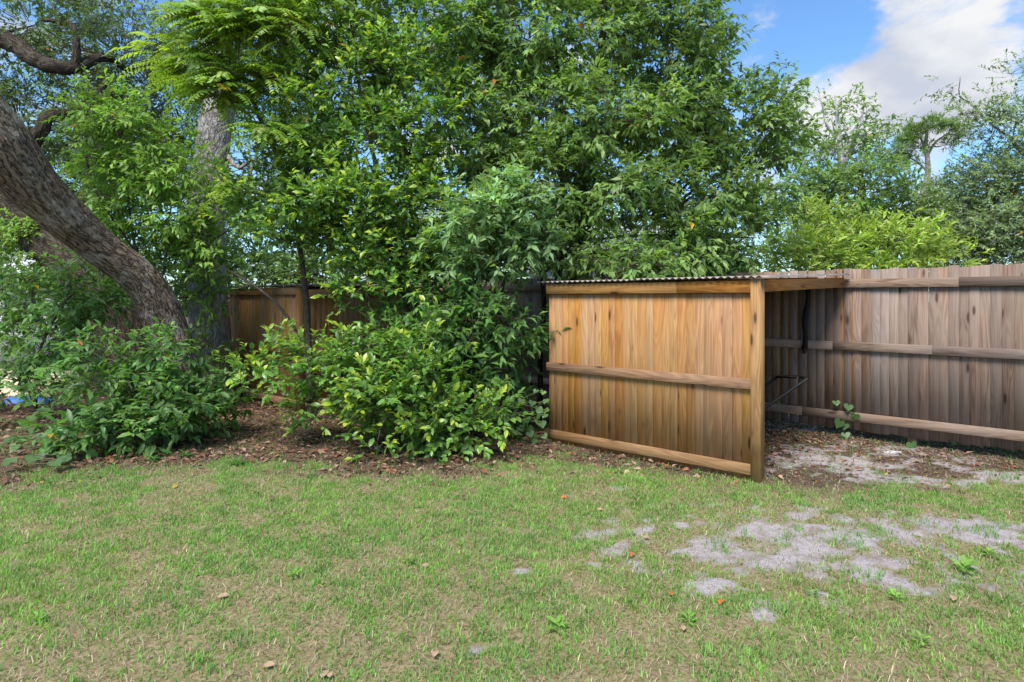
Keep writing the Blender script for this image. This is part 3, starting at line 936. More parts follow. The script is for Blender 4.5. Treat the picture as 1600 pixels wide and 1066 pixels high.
def plant(name, label, cat, base, trunk, blobs, style, seed, bark='twig_bark', trunk_sides=10, rough=0.0, group=None,
          limbs=(), leafmat='leaf', hi=False, singles=0, branch_from=None, twig_r=.004, branch_r=.012, step=.15, fronds=None, extra=None):
    """a tree or shrub: trunk (with limbs), branches, crown"""
    rng = np.random.default_rng(seed)
    t = thing(name, label, cat, tuple(base), 0, group)
    o = np.array(base, float)
    gt = Geo()
    tp = None
    for kk, (pts, rad) in enumerate(trunk):
        gt.tube(pts, rad, trunk_sides, step, .0 if rough else .012, rough, seed + kk)
    if trunk:
        link('trunk', gt.mesh('trunk', M[bark], o, smooth=True), t)
        tp = np.vstack([catmull(p, r, .2)[0] for p, r in trunk])
    if limbs:
        for kk, (pts, rad) in enumerate(limbs):
            gl = Geo()
            gl.tube(pts, rad, max(8, trunk_sides // 2), step, .015, rough, seed + 40 + kk)
            link('limb', gl.mesh('limb', M[bark], o, smooth=True), t)
            tp = np.vstack([tp, catmull(pts, rad, .2)[0]])
    if not blobs:
        return t
    if fronds:
        D, (tb, te), (PC, CC) = pinnate(blobs, rng, *fronds)
    else:
        D, (tb, te), (PC, CC) = grow(blobs, style, rng)
    gb = Geo()
    if tp is None:
        tp = o[None] + np.array([[0, 0, .05]])
    for (c, r, n) in blobs:
        dist = np.linalg.norm(tp - (c - UP * r[2] * .6), axis=1) + np.where(tp[:, 2] > c[2] + .1, 1.0, 0)
        s0 = tp[int(np.argmin(dist))]
        mid = (s0 + c) / 2 + rng.normal(size=3) * .08 - UP * .05
        if np.linalg.norm(c - s0) > .15:
            gb.tube([s0, mid, c, c + (c - mid) * .35], [branch_r, branch_r * .8, branch_r * .5, branch_r * .25], 6, .2, .01, 0, seed)
    anchor = PC * .35 + CC * .65 - UP * .03
    gb.sticks(anchor, PC, branch_r * .42, .002)
    sel = rng.random(len(tb)) < .75
    gb.sticks(np.repeat(PC, len(tb) // len(PC), 0)[sel], tb[sel], twig_r * .8, .001)
    gb.sticks(tb[sel], te[sel], twig_r, .001)
    tag(link('branches', gb.mesh('branches', M['twig_bark' if bark not in ('pale_bark',) else bark], o, smooth=False), t), kind='stuff')
    if singles:
        D = pick_leaves(D, t, o, singles, style, leafmat, rng)
    tag(link('crown', leaf_mesh('crown', D['P'], D['A'], D['N'], D['L'], D['W'], D['C'], leafmat, o, hi), t), kind='stuff')
    return t
#@@TREES
def pp(*a):
    return [pix(*q) for q in a]

# ------------------------------------------------------------------ big trunks on the left
plant('leaning_oak_tree', 'leaning oak tree with thick furrowed brown trunk curving over the shrubs', 'tree', (-4.45, 8.4, 0),
      [(pp((276, 672, 8.4), (276, 610, 8.4), (262, 520, 8.35), (226, 443, 8.15), (150, 382, 7.75), (64, 304, 7.25), (-5, 228, 6.9), (-85, 140, 6.6), (-170, 30, 6.4), (-220, -150, 6.5)),
        [.44, .33, .25, .225, .22, .265, .345, .38, .34, .26])],
      [B(-220, -250, 7.0, 130, 80, 1.0, 12), B(60, -40, 8.6, 130, 40, .7, 12), B(160, 10, 9.0, 70, 30, .5, 5)],
      'oak', 101, 'oak_bark', 56, .10, step=.035,
      limbs=[(pp((-85, 140, 6.6), (-60, 10, 7.2), (20, -60, 7.9), (130, -50, 8.6)), [.2, .13, .07, .03])])

plant('grey_barked_tree', 'upright grey-barked tree in front of the half hidden shed', 'tree', (-4.72, 9.95, 0),
      [(pp((327, 640, 9.95), (328, 560, 9.95), (326, 470, 10.0), (322, 330, 10.1), (336, 200, 10.3), (346, 130, 10.4), (322, 20, 10.6), (300, -120, 10.8), (290, -300, 11)),
        [.38, .32, .285, .275, .25, .225, .19, .16, .1])],
      [B(280, -220, 11.5, 200, 90, 1.2, 18), B(420, -150, 11.5, 120, 60, 1.0, 8)],
      'oak', 102, 'grey_bark', 48, .07, step=.04,
      limbs=[(pp((352, 240, 10.3), (372, 262, 10.0), (395, 250, 9.8), (420, 262, 9.6)), [.045, .03, .022, .012]),
             (pp((395, 250, 9.8), (390, 300, 9.7), (400, 330, 9.6)), [.02, .014, .006])])

plant('live_oak_tree', 'dark spreading live oak with crooked limbs behind the leaning trunk', 'tree', (-6.3, 10.7, 0),
      [(pp((212, 640, 10.7), (205, 560, 10.7), (168, 480, 10.7), (112, 412, 10.9), (40, 345, 11.2), (-40, 240, 11.6), (-80, 90, 12)),
        [.55, .48, .42, .36, .30, .26, .2])],
      [B(50, 40, 13, 120, 60, 1.3, 66), B(190, 90, 13.5, 130, 80, 1.6, 93), B(130, 190, 13, 110, 70, 1.4, 75), B(30, 190, 13, 70, 60, 1.2, 40),
       B(270, 150, 14, 90, 90, 1.4, 66), B(240, 260, 13.5, 90, 60, 1.2, 53), B(120, 285, 13.5, 90, 50, 1.2, 44), B(340, 60, 14.5, 70, 70, 1.2, 40)],
      'oak', 103, 'dark_bark', 40, .10, step=.05, branch_r=.03,
      limbs=[(pp((-80, 90, 12), (-30, 55, 11.9), (20, 70, 11.8), (70, 100, 11.6), (118, 106, 11.8), (160, 90, 12.3), (200, 110, 13)), [.19, .18, .16, .14, .11, .08, .04]),
             (pp((0, 300, 11.4), (58, 215, 11.2), (80, 180, 11.2), (130, 170, 11.6), (170, 120, 12)), [.14, .12, .1, .07, .04]),
             (pp((118, 106, 11.8), (120, 70, 11.8), (112, 40, 11.9), (60, 30, 12)), [.08, .06, .05, .03]),
             (pp((100, 370, 11), (140, 290, 11.6), (150, 240, 12), (200, 200, 12.6)), [.16, .1, .07, .04])])

# ------------------------------------------------------------------ the thicket in the middle
plant('feathery_tree', 'slender tree with bright lime-green feathery compound leaves above the far shed', 'tree', (-2.62, 8.3, 0),
      [(pp((484, 660, 8.3), (482, 540, 8.3), (470, 400, 8.3), (440, 270, 8.4), (395, 160, 8.5), (370, 60, 8.6), (380, -60, 8.8)), [.045, .04, .034, .03, .026, .02, .01]),
       (pp((478, 545, 8.3), (430, 470, 8.35), (370, 430, 8.5), (330, 410, 8.6)), [.022, .02, .014, .006])],
      [B(290, 95, 7.8, 55, 25, .4, 12), B(350, 50, 7.8, 80, 50, .5, 24), B(430, 60, 7.9, 90, 60, .6, 28), B(390, 140, 7.8, 70, 45, .5, 18), B(330, 150, 7.9, 60, 30, .4, 10),
       B(500, 20, 8.0, 80, 50, .5, 15), B(430, 220, 7.9, 50, 35, .4, 7), B(380, -50, 8.2, 110, 40, .6, 14), B(400, 300, 8, 40, 30, .3, 3)],
      None, 104, branch_r=.012, fronds=((.17, .31, .04), (.39, .51, .075)))

plant('light_green_sapling', 'light green leafy sapling between the two big trunks', 'tree', (-4.75, 8.95, 0),
      [(pp((272, 645, 8.95), (240, 520, 8.9), (215, 400, 8.8), (195, 280, 8.7), (180, 170, 8.6)), [.03, .026, .02, .014, .006]),
       (pp((240, 520, 8.9), (262, 380, 8.8), (270, 300, 8.7)), [.02, .014, .006]),
       (pp((215, 400, 8.8), (150, 300, 8.5), (135, 240, 8.4)), [.016, .011, .005])],
      [B(165, 165, 8.6, 55, 28, .4, 13), B(220, 200, 8.6, 70, 35, .45, 17), B(150, 235, 8.5, 55, 35, .4, 14), B(250, 260, 8.7, 60, 40, .5, 17), B(190, 300, 8.7, 80, 40, .5, 20),
       B(290, 325, 8.8, 55, 40, .5, 14), B(220, 370, 8.8, 90, 40, .5, 22), B(330, 385, 8.9, 75, 40, .5, 13), B(325, 445, 9.3, 36, 40, .25, 8), B(335, 530, 9.3, 28, 36, .25, 5), B(250, 430, 9.1, 70, 40, .4, 13), B(370, 340, 8.9, 50, 45, .4, 9)],
      'sapling', 105)

plant('yellow_tipped_tree', 'glossy dark-leaved small tree with yellow-green shoot tips before the far shed', 'tree', (-1.05, 8.1, 0),
      [(pp((668, 680, 8.1), (658, 560, 8.1), (640, 490, 8.05), (622, 420, 8.0), (600, 350, 8.0), (585, 250, 8.0), (560, 130, 8.1), (545, 20, 8.2)), [.055, .048, .044, .04, .032, .026, .018, .008]),
       (pp((604, 360, 8.0), (640, 280, 7.9), (680, 200, 7.9)), [.022, .016, .008]),
       (pp((622, 420, 8.0), (560, 330, 7.8), (480, 290, 7.8), (430, 260, 7.8)), [.024, .018, .012, .006])],
      [B(420, 300, 7.8, 50, 45, .45, 18), B(470, 200, 7.9, 65, 60, .5, 26), B(550, 130, 8.0, 75, 65, .5, 32), B(640, 110, 8.1, 60, 60, .5, 24), B(590, 230, 7.9, 80, 60, .5, 32),
       B(500, 300, 7.8, 70, 50, .5, 26), B(660, 210, 8.0, 55, 55, .5, 20), B(570, 330, 7.8, 80, 50, .5, 30), B(650, 320, 7.9, 55, 45, .45, 18), B(480, 370, 7.8, 60, 30, .4, 16),
       B(600, 400, 7.7, 65, 35, .4, 18), B(530, 30, 8.3, 110, 50, .6, 31), B(640, 20, 8.4, 80, 50, .6, 24), B(690, 400, 7.9, 60, 50, .4, 17), B(560, -60, 8.4, 140, 50, .7, 22), B(620, 455, 7.8, 55, 35, .4, 12), B(635, 520, 7.6, 45, 35, .35, 9), B(560, 440, 7.9, 45, 22, .35, 6)],
      'glossy', 106, leafmat='glossy_leaf', branch_r=.011)

plant('spreading_laurel_tree', 'large dense tree with drooping mid-green leaves spreading over the open shed', 'tree', (.86, 9.0, 0),
      [(pp((895, 643, 9.0), (896, 520, 9.0), (897, 430, 9.0), (905, 340, 9.0), (915, 230, 9.0), (935, 110, 9.0), (945, 0, 9.0), (950, -150, 9.1)), [.11, .1, .092, .085, .07, .055, .04, .02]),
       (pp((872, 643, 8.9), (868, 500, 8.9), (874, 400, 8.9), (880, 250, 8.9), (875, 130, 8.9), (860, 20, 9)), [.06, .055, .05, .04, .028, .012]),
       (pp((846, 660, 8.3), (844, 560, 8.3), (850, 480, 8.3), (843, 400, 8.3), (830, 300, 8.3)), [.04, .035, .032, .028, .012])],
      [B(720, 60, 9.0, 80, 65, .7, 30), B(820, 60, 8.8, 90, 65, .8, 37), B(930, 50, 8.9, 90, 70, .8, 37), B(1040, 60, 9.0, 80, 70, .8, 32), B(1105, 125, 9.1, 70, 65, .7, 25),
       B(740, 190, 8.8, 70, 70, .7, 28), B(840, 180, 8.4, 80, 65, .7, 32), B(950, 190, 8.2, 90, 65, .7, 34), B(1060, 190, 8.6, 85, 65, .7, 32), B(1160, 200, 9.0, 70, 60, .6, 23),
       B(1200, 140, 9.2, 40, 45, .5, 8), B(1190, 285, 8.9, 60, 50, .55, 16), B(1090, 300, 8.4, 80, 50, .6, 25), B(980, 290, 8.0, 80, 45, .6, 25), B(870, 280, 8.0, 70, 45, .55, 21),
       B(1140, 370, 8.6, 65, 45, .5, 21), B(1050, 385, 8.1, 75, 38, .5, 22), B(985, 415, 7.3, 60, 22, .3, 9), B(790, 290, 8.6, 60, 55, .5, 16), B(1050, 10, 9.4, 60, 50, .7, 14),
       B(920, -70, 9.0, 190, 60, 1.0, 30), B(905, 385, 8.0, 45, 26, .35, 8), B(940, 410, 7.9, 45, 18, .3, 6), B(870, 350, 8.1, 40, 30, .35, 7), B(760, -60, 9.0, 120, 50, .8, 21), B(1215, 215, 9.2, 40, 45, .4, 5)],
      'laurel', 107, 'dark_bark', 14, 0, branch_r=.02,
      limbs=[(pp((905, 345, 9.0), (935, 347, 8.8), (985, 342, 8.5), (1040, 330, 8.3)), [.035, .028, .02, .008]),
             (pp((912, 260, 9.0), (960, 200, 8.8), (1010, 160, 8.7), (1080, 130, 8.7)), [.04, .03, .02, .008]),
             (pp((900, 400, 9.0), (930, 330, 8.9), (940, 270, 8.6), (960, 220, 8.3)), [.03, .024, .016, .008])])

plant('pale_leaved_shrub', 'shrub with pale green pointed leaves reaching up beside the open shed', 'shrub', (-.28, 7.75, 0),
      [(pp((763, 672, 7.75), (770, 560, 7.7), (785, 450, 7.6), (790, 360, 7.5), (775, 290, 7.4)), [.03, .026, .022, .016, .008]),
       (pp((775, 500, 7.65), (740, 420, 7.5), (725, 370, 7.4)), [.018, .013, .006])],
      [B(745, 350, 7.35, 50, 35, .35, 12), B(800, 330, 7.35, 50, 40, .35, 14), B(775, 390, 7.3, 65, 30, .35, 15), B(830, 375, 7.4, 40, 28, .3, 9), B(775, 285, 7.4, 22, 18, .2, 3), B(720, 400, 7.5, 40, 30, .3, 8)],
      'pale', 108, branch_r=.01)

plant('dark_understory_shrub', 'dense dark green shrub filling the corner beside the open shed', 'shrub', (-.5, 7.5, 0),
      [(pp((733, 680, 7.5), (745, 600, 7.5), (765, 520, 7.4), (790, 470, 7.3)), [.03, .024, .016, .008]),
       (pp((733, 680, 7.5), (715, 590, 7.5), (700, 510, 7.5)), [.024, .018, .01])],
      [B(755, 505, 7.2, 55, 30, .4, 11), B(800, 525, 7.2, 38, 22, .3, 6), B(720, 520, 7.4, 55, 45, .45, 13), B(770, 590, 7.3, 60, 45, .4, 12), B(700, 600, 7.4, 50, 50, .4, 10), B(740, 460, 7.6, 70, 35, .4, 11), B(780, 640, 7.3, 35, 30, .3, 5), B(680, 470, 7.8, 40, 45, .35, 7)],
      'bushy', 109, singles=40)

plant('yellow_tipped_shrub', 'low glossy shrub with yellow-green new leaves over the leaf litter', 'shrub', (-.95, 7.0, 0),
      [(pp((664, 695, 7.0), (640, 650, 6.9), (560, 600, 6.8), (480, 560, 6.9), (420, 530, 7.1)), [.022, .019, .015, .011, .005]),
       (pp((664, 695, 7.0), (690, 640, 6.7), (730, 640, 6.5), (770, 655, 6.4)), [.02, .015, .01, .005]),
       (pp((664, 695, 7.0), (630, 640, 6.6), (600, 660, 6.3), (590, 690, 6.2)), [.018, .014, .009, .005])],
      [B(400, 590, 7.1, 26, 18, .25, 3), B(468, 570, 6.9, 42, 28, .3, 6), B(425, 540, 7.2, 18, 22, .2, 1), B(530, 605, 6.8, 50, 36, .3, 9), B(575, 560, 7.0, 45, 34, .3, 8), B(505, 530, 7.3, 28, 20, .25, 2), B(510, 635, 7.0, 40, 18, .25, 3), B(570, 645, 6.8, 40, 20, .25, 4), B(605, 625, 6.6, 55, 38, .35, 11), B(660, 620, 6.6, 60, 45, .35, 12),
       B(720, 650, 6.5, 55, 32, .3, 9), B(640, 570, 6.9, 50, 40, .3, 7), B(600, 690, 6.3, 28, 12, .2, 2), B(680, 660, 6.5, 50, 20, .25, 6), B(760, 650, 6.6, 32, 22, .2, 3), B(690, 540, 7.1, 45, 35, .3, 6)],
      'glossy', 110, leafmat='glossy_leaf', hi=True, singles=150, branch_r=.008)

plant('leafy_green_bush', 'leafy green bush crowding round the foot of the leaning oak', 'shrub', (-3.9, 7.3, 0),
      [(pp((266, 685, 7.3), (240, 640, 7.2), (200, 590, 7.1), (170, 540, 7.2)), [.02, .016, .012, .006]),
       (pp((266, 685, 7.3), (280, 630, 7.2), (300, 590, 7.2)), [.018, .013, .006]),
       (pp((266, 685, 7.3), (200, 680, 6.9), (130, 665, 6.7)), [.016, .011, .005])],
      [B(150, 560, 7.3, 45, 28, .35, 4), B(215, 555, 7.1, 45, 24, .35, 5), B(270, 545, 7.3, 30, 18, .25, 3), B(170, 615, 7.0, 50, 30, .35, 5), B(250, 615, 6.9, 60, 38, .35, 10), B(310, 620, 7.2, 45, 40, .35, 8),
       B(130, 665, 6.6, 55, 26, .3, 6), B(210, 670, 6.6, 60, 32, .3, 8), B(290, 675, 6.8, 45, 30, .3, 7), B(345, 640, 7.4, 30, 24, .25, 3)],
      'bushy', 111, hi=True, singles=130, branch_r=.008)

plant('arching_bush', 'arching bush with loose drooping leaves in front of the white outbuilding', 'shrub', (-6.4, 8.6, 0),
      [(pp((56, 650, 8.6), (60, 560, 8.5), (90, 490, 8.3), (120, 450, 8.2)), [.022, .018, .012, .006]),
       (pp((56, 650, 8.6), (30, 560, 8.6), (10, 480, 8.7)), [.018, .012, .006])],
      [B(40, 470, 8.6, 60, 45, .5, 9), B(110, 460, 8.4, 60, 40, .5, 12), B(60, 545, 8.4, 65, 35, .45, 9), B(-30, 500, 8.8, 60, 80, .5, 10), B(150, 440, 8.8, 60, 40, .4, 9), B(120, 520, 8.2, 45, 28, .4, 5), B(20, 590, 8.0, 60, 22, .3, 5), B(70, 610, 7.8, 40, 20, .3, 4)],
      'bushy', 112)

plant('bright_back_thicket', 'bright green thicket beyond the leaning trunk', 'shrub', (-8.4, 11.2, 0),
      [(pp((50, 610, 11.2), (45, 500, 11.2), (60, 400, 11.2)), [.03, .022, .01])],
      [B(20, 400, 11.2, 80, 50, .8, 30), B(100, 380, 11.4, 70, 45, .8, 26), B(30, 330, 11.6, 60, 40, .7, 16), B(-80, 420, 11.5, 90, 100, .8, 26), B(60, 450, 11.2, 60, 30, .6, 14), B(5, 500, 11.0, 30, 40, .5, 8)],
      'sapling', 113)

# ------------------------------------------------------------------ beyond the fence
FARCOL = [('broad_leaved_tree', 'hazy green tree filling the gap behind the thicket', [(430, 250, 17, 130, 120, 2.0, 72), (520, 120, 18, 130, 110, 2.0, 72), (400, 400, 16, 110, 60, 1.5, 48), (560, 370, 16, 90, 80, 1.5, 48), (380, 450, 15.5, 110, 50, 1.2, 31), (540, 440, 15.5, 110, 50, 1.2, 36)], (470, 16.5), 201),
          ('broad_leaved_tree', 'hazy green tree behind the crown of the spreading tree', [(700, 200, 18, 120, 120, 2.0, 72), (820, 330, 17, 110, 80, 1.6, 50), (900, 160, 18, 120, 110, 2.0, 55), (660, 370, 17, 90, 70, 1.5, 48), (700, 60, 18, 140, 70, 2.0, 36), (700, 430, 15.5, 110, 50, 1.2, 40), (840, 420, 15.5, 80, 50, 1.2, 21), (1020, 300, 18, 120, 110, 1.8, 60), (1130, 390, 17, 110, 60, 1.5, 40)], (760, 17.5), 202),
          ('broad_leaved_tree', 'green tree behind the live oak limbs', [(100, 300, 20, 150, 100, 2.4, 96), (260, 330, 19, 120, 110, 2.4, 84), (-80, 250, 20, 140, 150, 2.4, 72), (330, 420, 18, 80, 60, 1.5, 28), (180, 180, 21, 160, 90, 2.4, 67)], (150, 19.5), 203)]
for (nm, lb, bl, (bx, bd), sdd) in FARCOL:
    base = np.array([(bx - 800) / F * bd, bd, 0])
    plant(nm, lb, 'tree', tuple(base), [([base, base + UP * 1.8, base + UP * 3.6 + np.array([.2, 0, 0]), base + UP * 6], [.2, .17, .13, .05])],
          [B(*q) for q in bl], 'far', sdd, 'dark_bark', 12, group='trees beyond the fence', branch_r=.04, twig_r=.006)

plant('yellow_green_shrub', 'bright yellow-green shrub rising just over the fence top', 'shrub', (5.3, 10.8, 0),
      [(pp((1290, 614, 10.8), (1295, 500, 10.8), (1300, 420, 10.8)), [.04, .03, .015]), (pp((1290, 614, 10.8), (1380, 480, 10.8), (1400, 410, 10.8)), [.035, .025, .012])],
      [B(1240, 405, 10.6, 45, 38, .5, 9), B(1300, 395, 10.8, 55, 42, .5, 12), B(1365, 400, 10.8, 50, 45, .5, 11), B(1420, 400, 11, 45, 40, .5, 9), B(1460, 420, 11, 40, 35, .5, 6), B(1260, 345, 11.2, 24, 18, .3, 2), B(1330, 460, 10.8, 130, 40, .6, 14)],
      'yellow', 121, branch_r=.015)

plant('rounded_green_tree', 'dense rounded green tree behind the yellow-green shrub', 'tree', (9.3, 17.0, 0),
      [(pp((1350, 560, 17), (1350, 420, 17), (1348, 330, 17), (1345, 260, 17)), [.2, .17, .12, .06])],
      [B(1350, 300, 16.5, 65, 50, 1.2, 34), B(1400, 330, 16.5, 65, 50, 1.2, 34), B(1300, 330, 16.8, 55, 55, 1.2, 29), B(1350, 375, 16, 90, 50, 1.2, 36), B(1440, 355, 16.2, 50, 50, 1.0, 26), B(1260, 350, 17, 45, 45, 1, 18), B(1245, 280, 17.5, 40, 50, 1, 13)],
      'far', 122, 'dark_bark', 12, branch_r=.04, twig_r=.006)

plant('pale_trunked_tree', 'thin-crowned tree with pale bare branches above the rounded tree', 'tree', (11.0, 21.0, 0),
      [(pp((1322, 540, 21), (1320, 380, 21), (1316, 270, 21), (1311, 215, 21), (1305, 150, 21)), [.2, .17, .12, .09, .03]),
       (pp((1316, 270, 21), (1335, 220, 21), (1350, 170, 21)), [.07, .05, .02]), (pp((1312, 225, 21), (1290, 190, 21), (1282, 150, 21)), [.05, .035, .012]),
       (pp((1318, 280, 21), (1352, 250, 21), (1385, 235, 21)), [.06, .04, .015]), (pp((1280, 330, 19), (1273, 300, 19), (1268, 280, 19)), [.05, .04, .02])],
      [B(1300, 190, 21, 45, 45, .9, 9), B(1350, 190, 21, 40, 45, .9, 9), B(1375, 230, 21, 40, 35, .9, 11), B(1290, 250, 21, 45, 35, .9, 12), B(1330, 245, 21, 45, 30, .9, 10)],
      'far', 123, 'pale_bark', 10, branch_r=.035, twig_r=.007)

plant('pine_tree', 'tall flat-topped pine tree with bare forked limbs against the sky', 'tree', (20.0, 31.0, 0),
      [(pp((1442, 517, 31), (1442, 380, 31), (1440, 320, 31), (1450, 270, 31), (1447, 225, 31), (1450, 195, 31)), [.24, .21, .18, .13, .09, .04]),
       (pp((1448, 245, 31), (1462, 222, 31), (1482, 208, 31)), [.065, .05, .02]), (pp((1450, 270, 31), (1432, 252, 31), (1410, 243, 31)), [.06, .045, .02]),
       (pp((1440, 310, 31), (1425, 300, 31), (1412, 292, 31)), [.08, .06, .02]), (pp((1447, 235, 31), (1438, 215, 31), (1430, 205, 31)), [.07, .05, .02])],
      [B(1440, 203, 31, 13, 7, .6, 6), B(1462, 196, 31, 14, 7, .6, 6), B(1483, 203, 31, 12, 7, .6, 5), B(1499, 212, 31, 8, 6, .4, 3), B(1421, 214, 31, 12, 7, .6, 5), B(1404, 228, 31, 11, 7, .5, 5),
       B(1394, 246, 31, 9, 8, .5, 4), B(1414, 248, 31, 10, 6, .5, 4), B(1388, 264, 31, 8, 7, .4, 3), B(1432, 232, 31, 10, 5, .5, 3), B(1473, 228, 31, 9, 5, .4, 2), B(1410, 290, 31, 10, 8, .5, 4), B(1468, 288, 31, 9, 6, .4, 2)],
      'needle', 124, 'grey_bark', 10, branch_r=.035, twig_r=.01)

plant('grey_green_oak', 'grey-green fine-leaved oak spreading from beyond the fence end', 'tree', (11.6, 13.4, 0),
      [(pp((1665, 585, 13.4), (1660, 450, 13.4), (1645, 330, 13.4), (1630, 240, 13.4), (1640, 120, 13.4)), [.26, .22, .17, .12, .04]),
       (pp((1645, 300, 13.4), (1590, 230, 13.2), (1545, 190, 13.2), (1515, 160, 13.2)), [.045, .03, .018, .006]),
       (pp((1650, 380, 13.4), (1580, 350, 13.2), (1520, 320, 13.2)), [.07, .05, .02])],
      [B(1585, 200, 13.2, 45, 30, .8, 18), B(1540, 175, 13.2, 34, 16, .5, 10), B(1590, 280, 13.2, 60, 45, 1.0, 44), B(1535, 290, 13.4, 45, 35, .8, 26), B(1560, 350, 13.0, 75, 45, 1.0, 57), B(1510, 375, 13.2, 45, 40, .8, 31),
       B(1600, 400, 12.8, 80, 40, 1.0, 31), B(1660, 240, 13.4, 60, 100, 1.2, 44), B(1610, 110, 13.4, 30, 20, .5, 5), B(1700, 380, 13.4, 90, 90, 1.2, 39), B(1500, 128, 13.2, 12, 8, .2, 1), B(1510, 265, 14, 30, 25, .6, 8)],
      'greyoak', 125, 'grey_bark', 12, branch_r=.015)

plant('far_hedge_tree', 'dull green tree standing far behind the pine', 'tree', (17, 36, 0),
      [([np.array([17, 36, 0.]), np.array([17, 36, 3.]), np.array([17.2, 36, 6.])], [.3, .22, .08])],
      [B(1300, 390, 36, 120, 70, 3, 51), B(1450, 375, 36, 110, 75, 3, 51), B(1560, 365, 36, 110, 75, 3, 45), B(1200, 400, 36, 100, 70, 3, 39)],
      'far', 126, 'dark_bark', 10, branch_r=.06, twig_r=.012)

# ------------------------------------------------------------------ buildings glimpsed through the leaves
def building(name, label, cat, x0, x1, y0, y1, h, rise, roofmat):
    t = thing(name, label, cat, ((x0 + x1) / 2, (y0 + y1) / 2, 0))
    o = np.array(t.location)
    gg = Geo(); gg.box((x0, y0, 0), (x1, y1, h)); 
    wl_ = link('wall', gg.mesh('wall', M['white_wall'], o), t)
    # siding lines and corner posts
    for (xx, yy) in ((x0, y0), (x1, y0)):
        gg = Geo(); gg.box((xx - .05, yy - .03, 0), (xx + .05, yy + .05, h - .003)); link('corner_trim', gg.mesh('corner_trim', M['pale_roof'], o), t)
    xm = (y0 + y1) / 2
    gg = Geo()
    ov = .3
    V = np.array([[x0 - ov, y0 - ov, h - .05], [x1 + ov, y0 - ov, h - .05], [x1 + ov, xm, h + rise], [x0 - ov, xm, h + rise], [x1 + ov, y1 + ov, h - .05], [x0 - ov, y1 + ov, h - .05]])
    V = np.vstack([V, V + np.array([0, 0, .08])])
    gg.add(V, None, [[6, 7, 8, 9], [9, 8, 10, 11], [0, 3, 2, 1], [3, 5, 4, 2], [0, 1, 7, 6], [4, 5, 11, 10], [1, 2, 8, 7], [2, 4, 10, 8], [3, 0, 6, 9], [5, 3, 9, 11]])
    link('roof', gg.mesh('roof', M[roofmat], o), t)
    xc = x0 + (x1 - x0) * .62
    gg = Geo(); gg.box((xc - .45, y0 - .025, 1.0), (xc + .45, y0 + .05, 2.0))
    wd = link('window', gg.mesh('window', M['pale_roof'], o), t)
    gg = Geo(); gg.box((xc - .39, y0 - .03, 1.06), (xc + .39, y0 - .02, 1.94)); link('pane', gg.mesh('pane', M['glass'], o), wd)
    return t
building('neighbour_house', 'white neighbouring house with pale metal roof behind the trees', 'house', 0.6, 6.0, 19.5, 26, 2.7, 1.4, 'pale_roof')
building('white_outbuilding', 'small white outbuilding behind the arching bush', 'outbuilding', -12.4, -10.15, 14.4, 17.5, 2.15, .5, 'pale_roof')

def tarp(name, label, cat, x0, x1, y0, y1, h, mat, seed):
    n = 26
    xx, yy = np.meshgrid(np.linspace(x0, x1, n), np.linspace(y0, y1, n))
    u, v = (xx - x0) / (x1 - x0), (yy - y0) / (y1 - y0)
    z = h * np.minimum(1, 3.2 * np.minimum(np.minimum(u, 1 - u), np.minimum(v, 1 - v))) ** .6 * (.55 + .9 * (vnoise(xx, yy, 2.2, seed))) + .02 + .05 * vnoise(xx, yy, 9, seed + 1)
    ra = np.sqrt((2 * u - 1) ** 2 + (2 * v - 1) ** 2); ang = np.arctan2(2 * v - 1, 2 * u - 1)
    lim = .72 + .5 * vnoise(np.cos(ang) * 1.7, np.sin(ang) * 1.7, 1.5, seed + 3)
    z = np.where(ra > lim, -.03, z if h > .02 else z * .35)
    V = np.stack([xx, yy, z], -1).reshape(-1, 3)
    V = np.vstack([V, V - np.array([0, 0, .015])])
    i, j = np.meshgrid(np.arange(n - 1), np.arange(n - 1), indexing='ij'); a = (i * n + j).ravel()
    Q = np.stack([a, a + 1, a + n + 1, a + n], -1)
    o = np.array([(x0 + x1) / 2, (y0 + y1) / 2, 0])
    tag(link(name, make_mesh(name, V - o, [Q, Q[:, ::-1] + n * n], M[mat], smooth=True), None, tuple(o)), label, cat)
tarp('covered_pile', 'low pile under a beige tarp beyond the leaning oak', 'tarp', -9.6, -7.6, 10.2, 12.0, .32, 'beige_tarp', 61)
tarp('blue_tarp', 'crumpled blue tarp lying in front of the beige pile', 'tarp', -7.75, -7.0, 9.6, 9.95, .05, 'blue_tarp', 66)
c = gpt(1394, 708)
tarp('crumpled_paper', 'crumpled white scrap lying on the dirt by the fence', 'litter', c[0] - .09, c[0] + .09, c[1] - .045, c[1] + .045, .005, 'white_rag', 71)

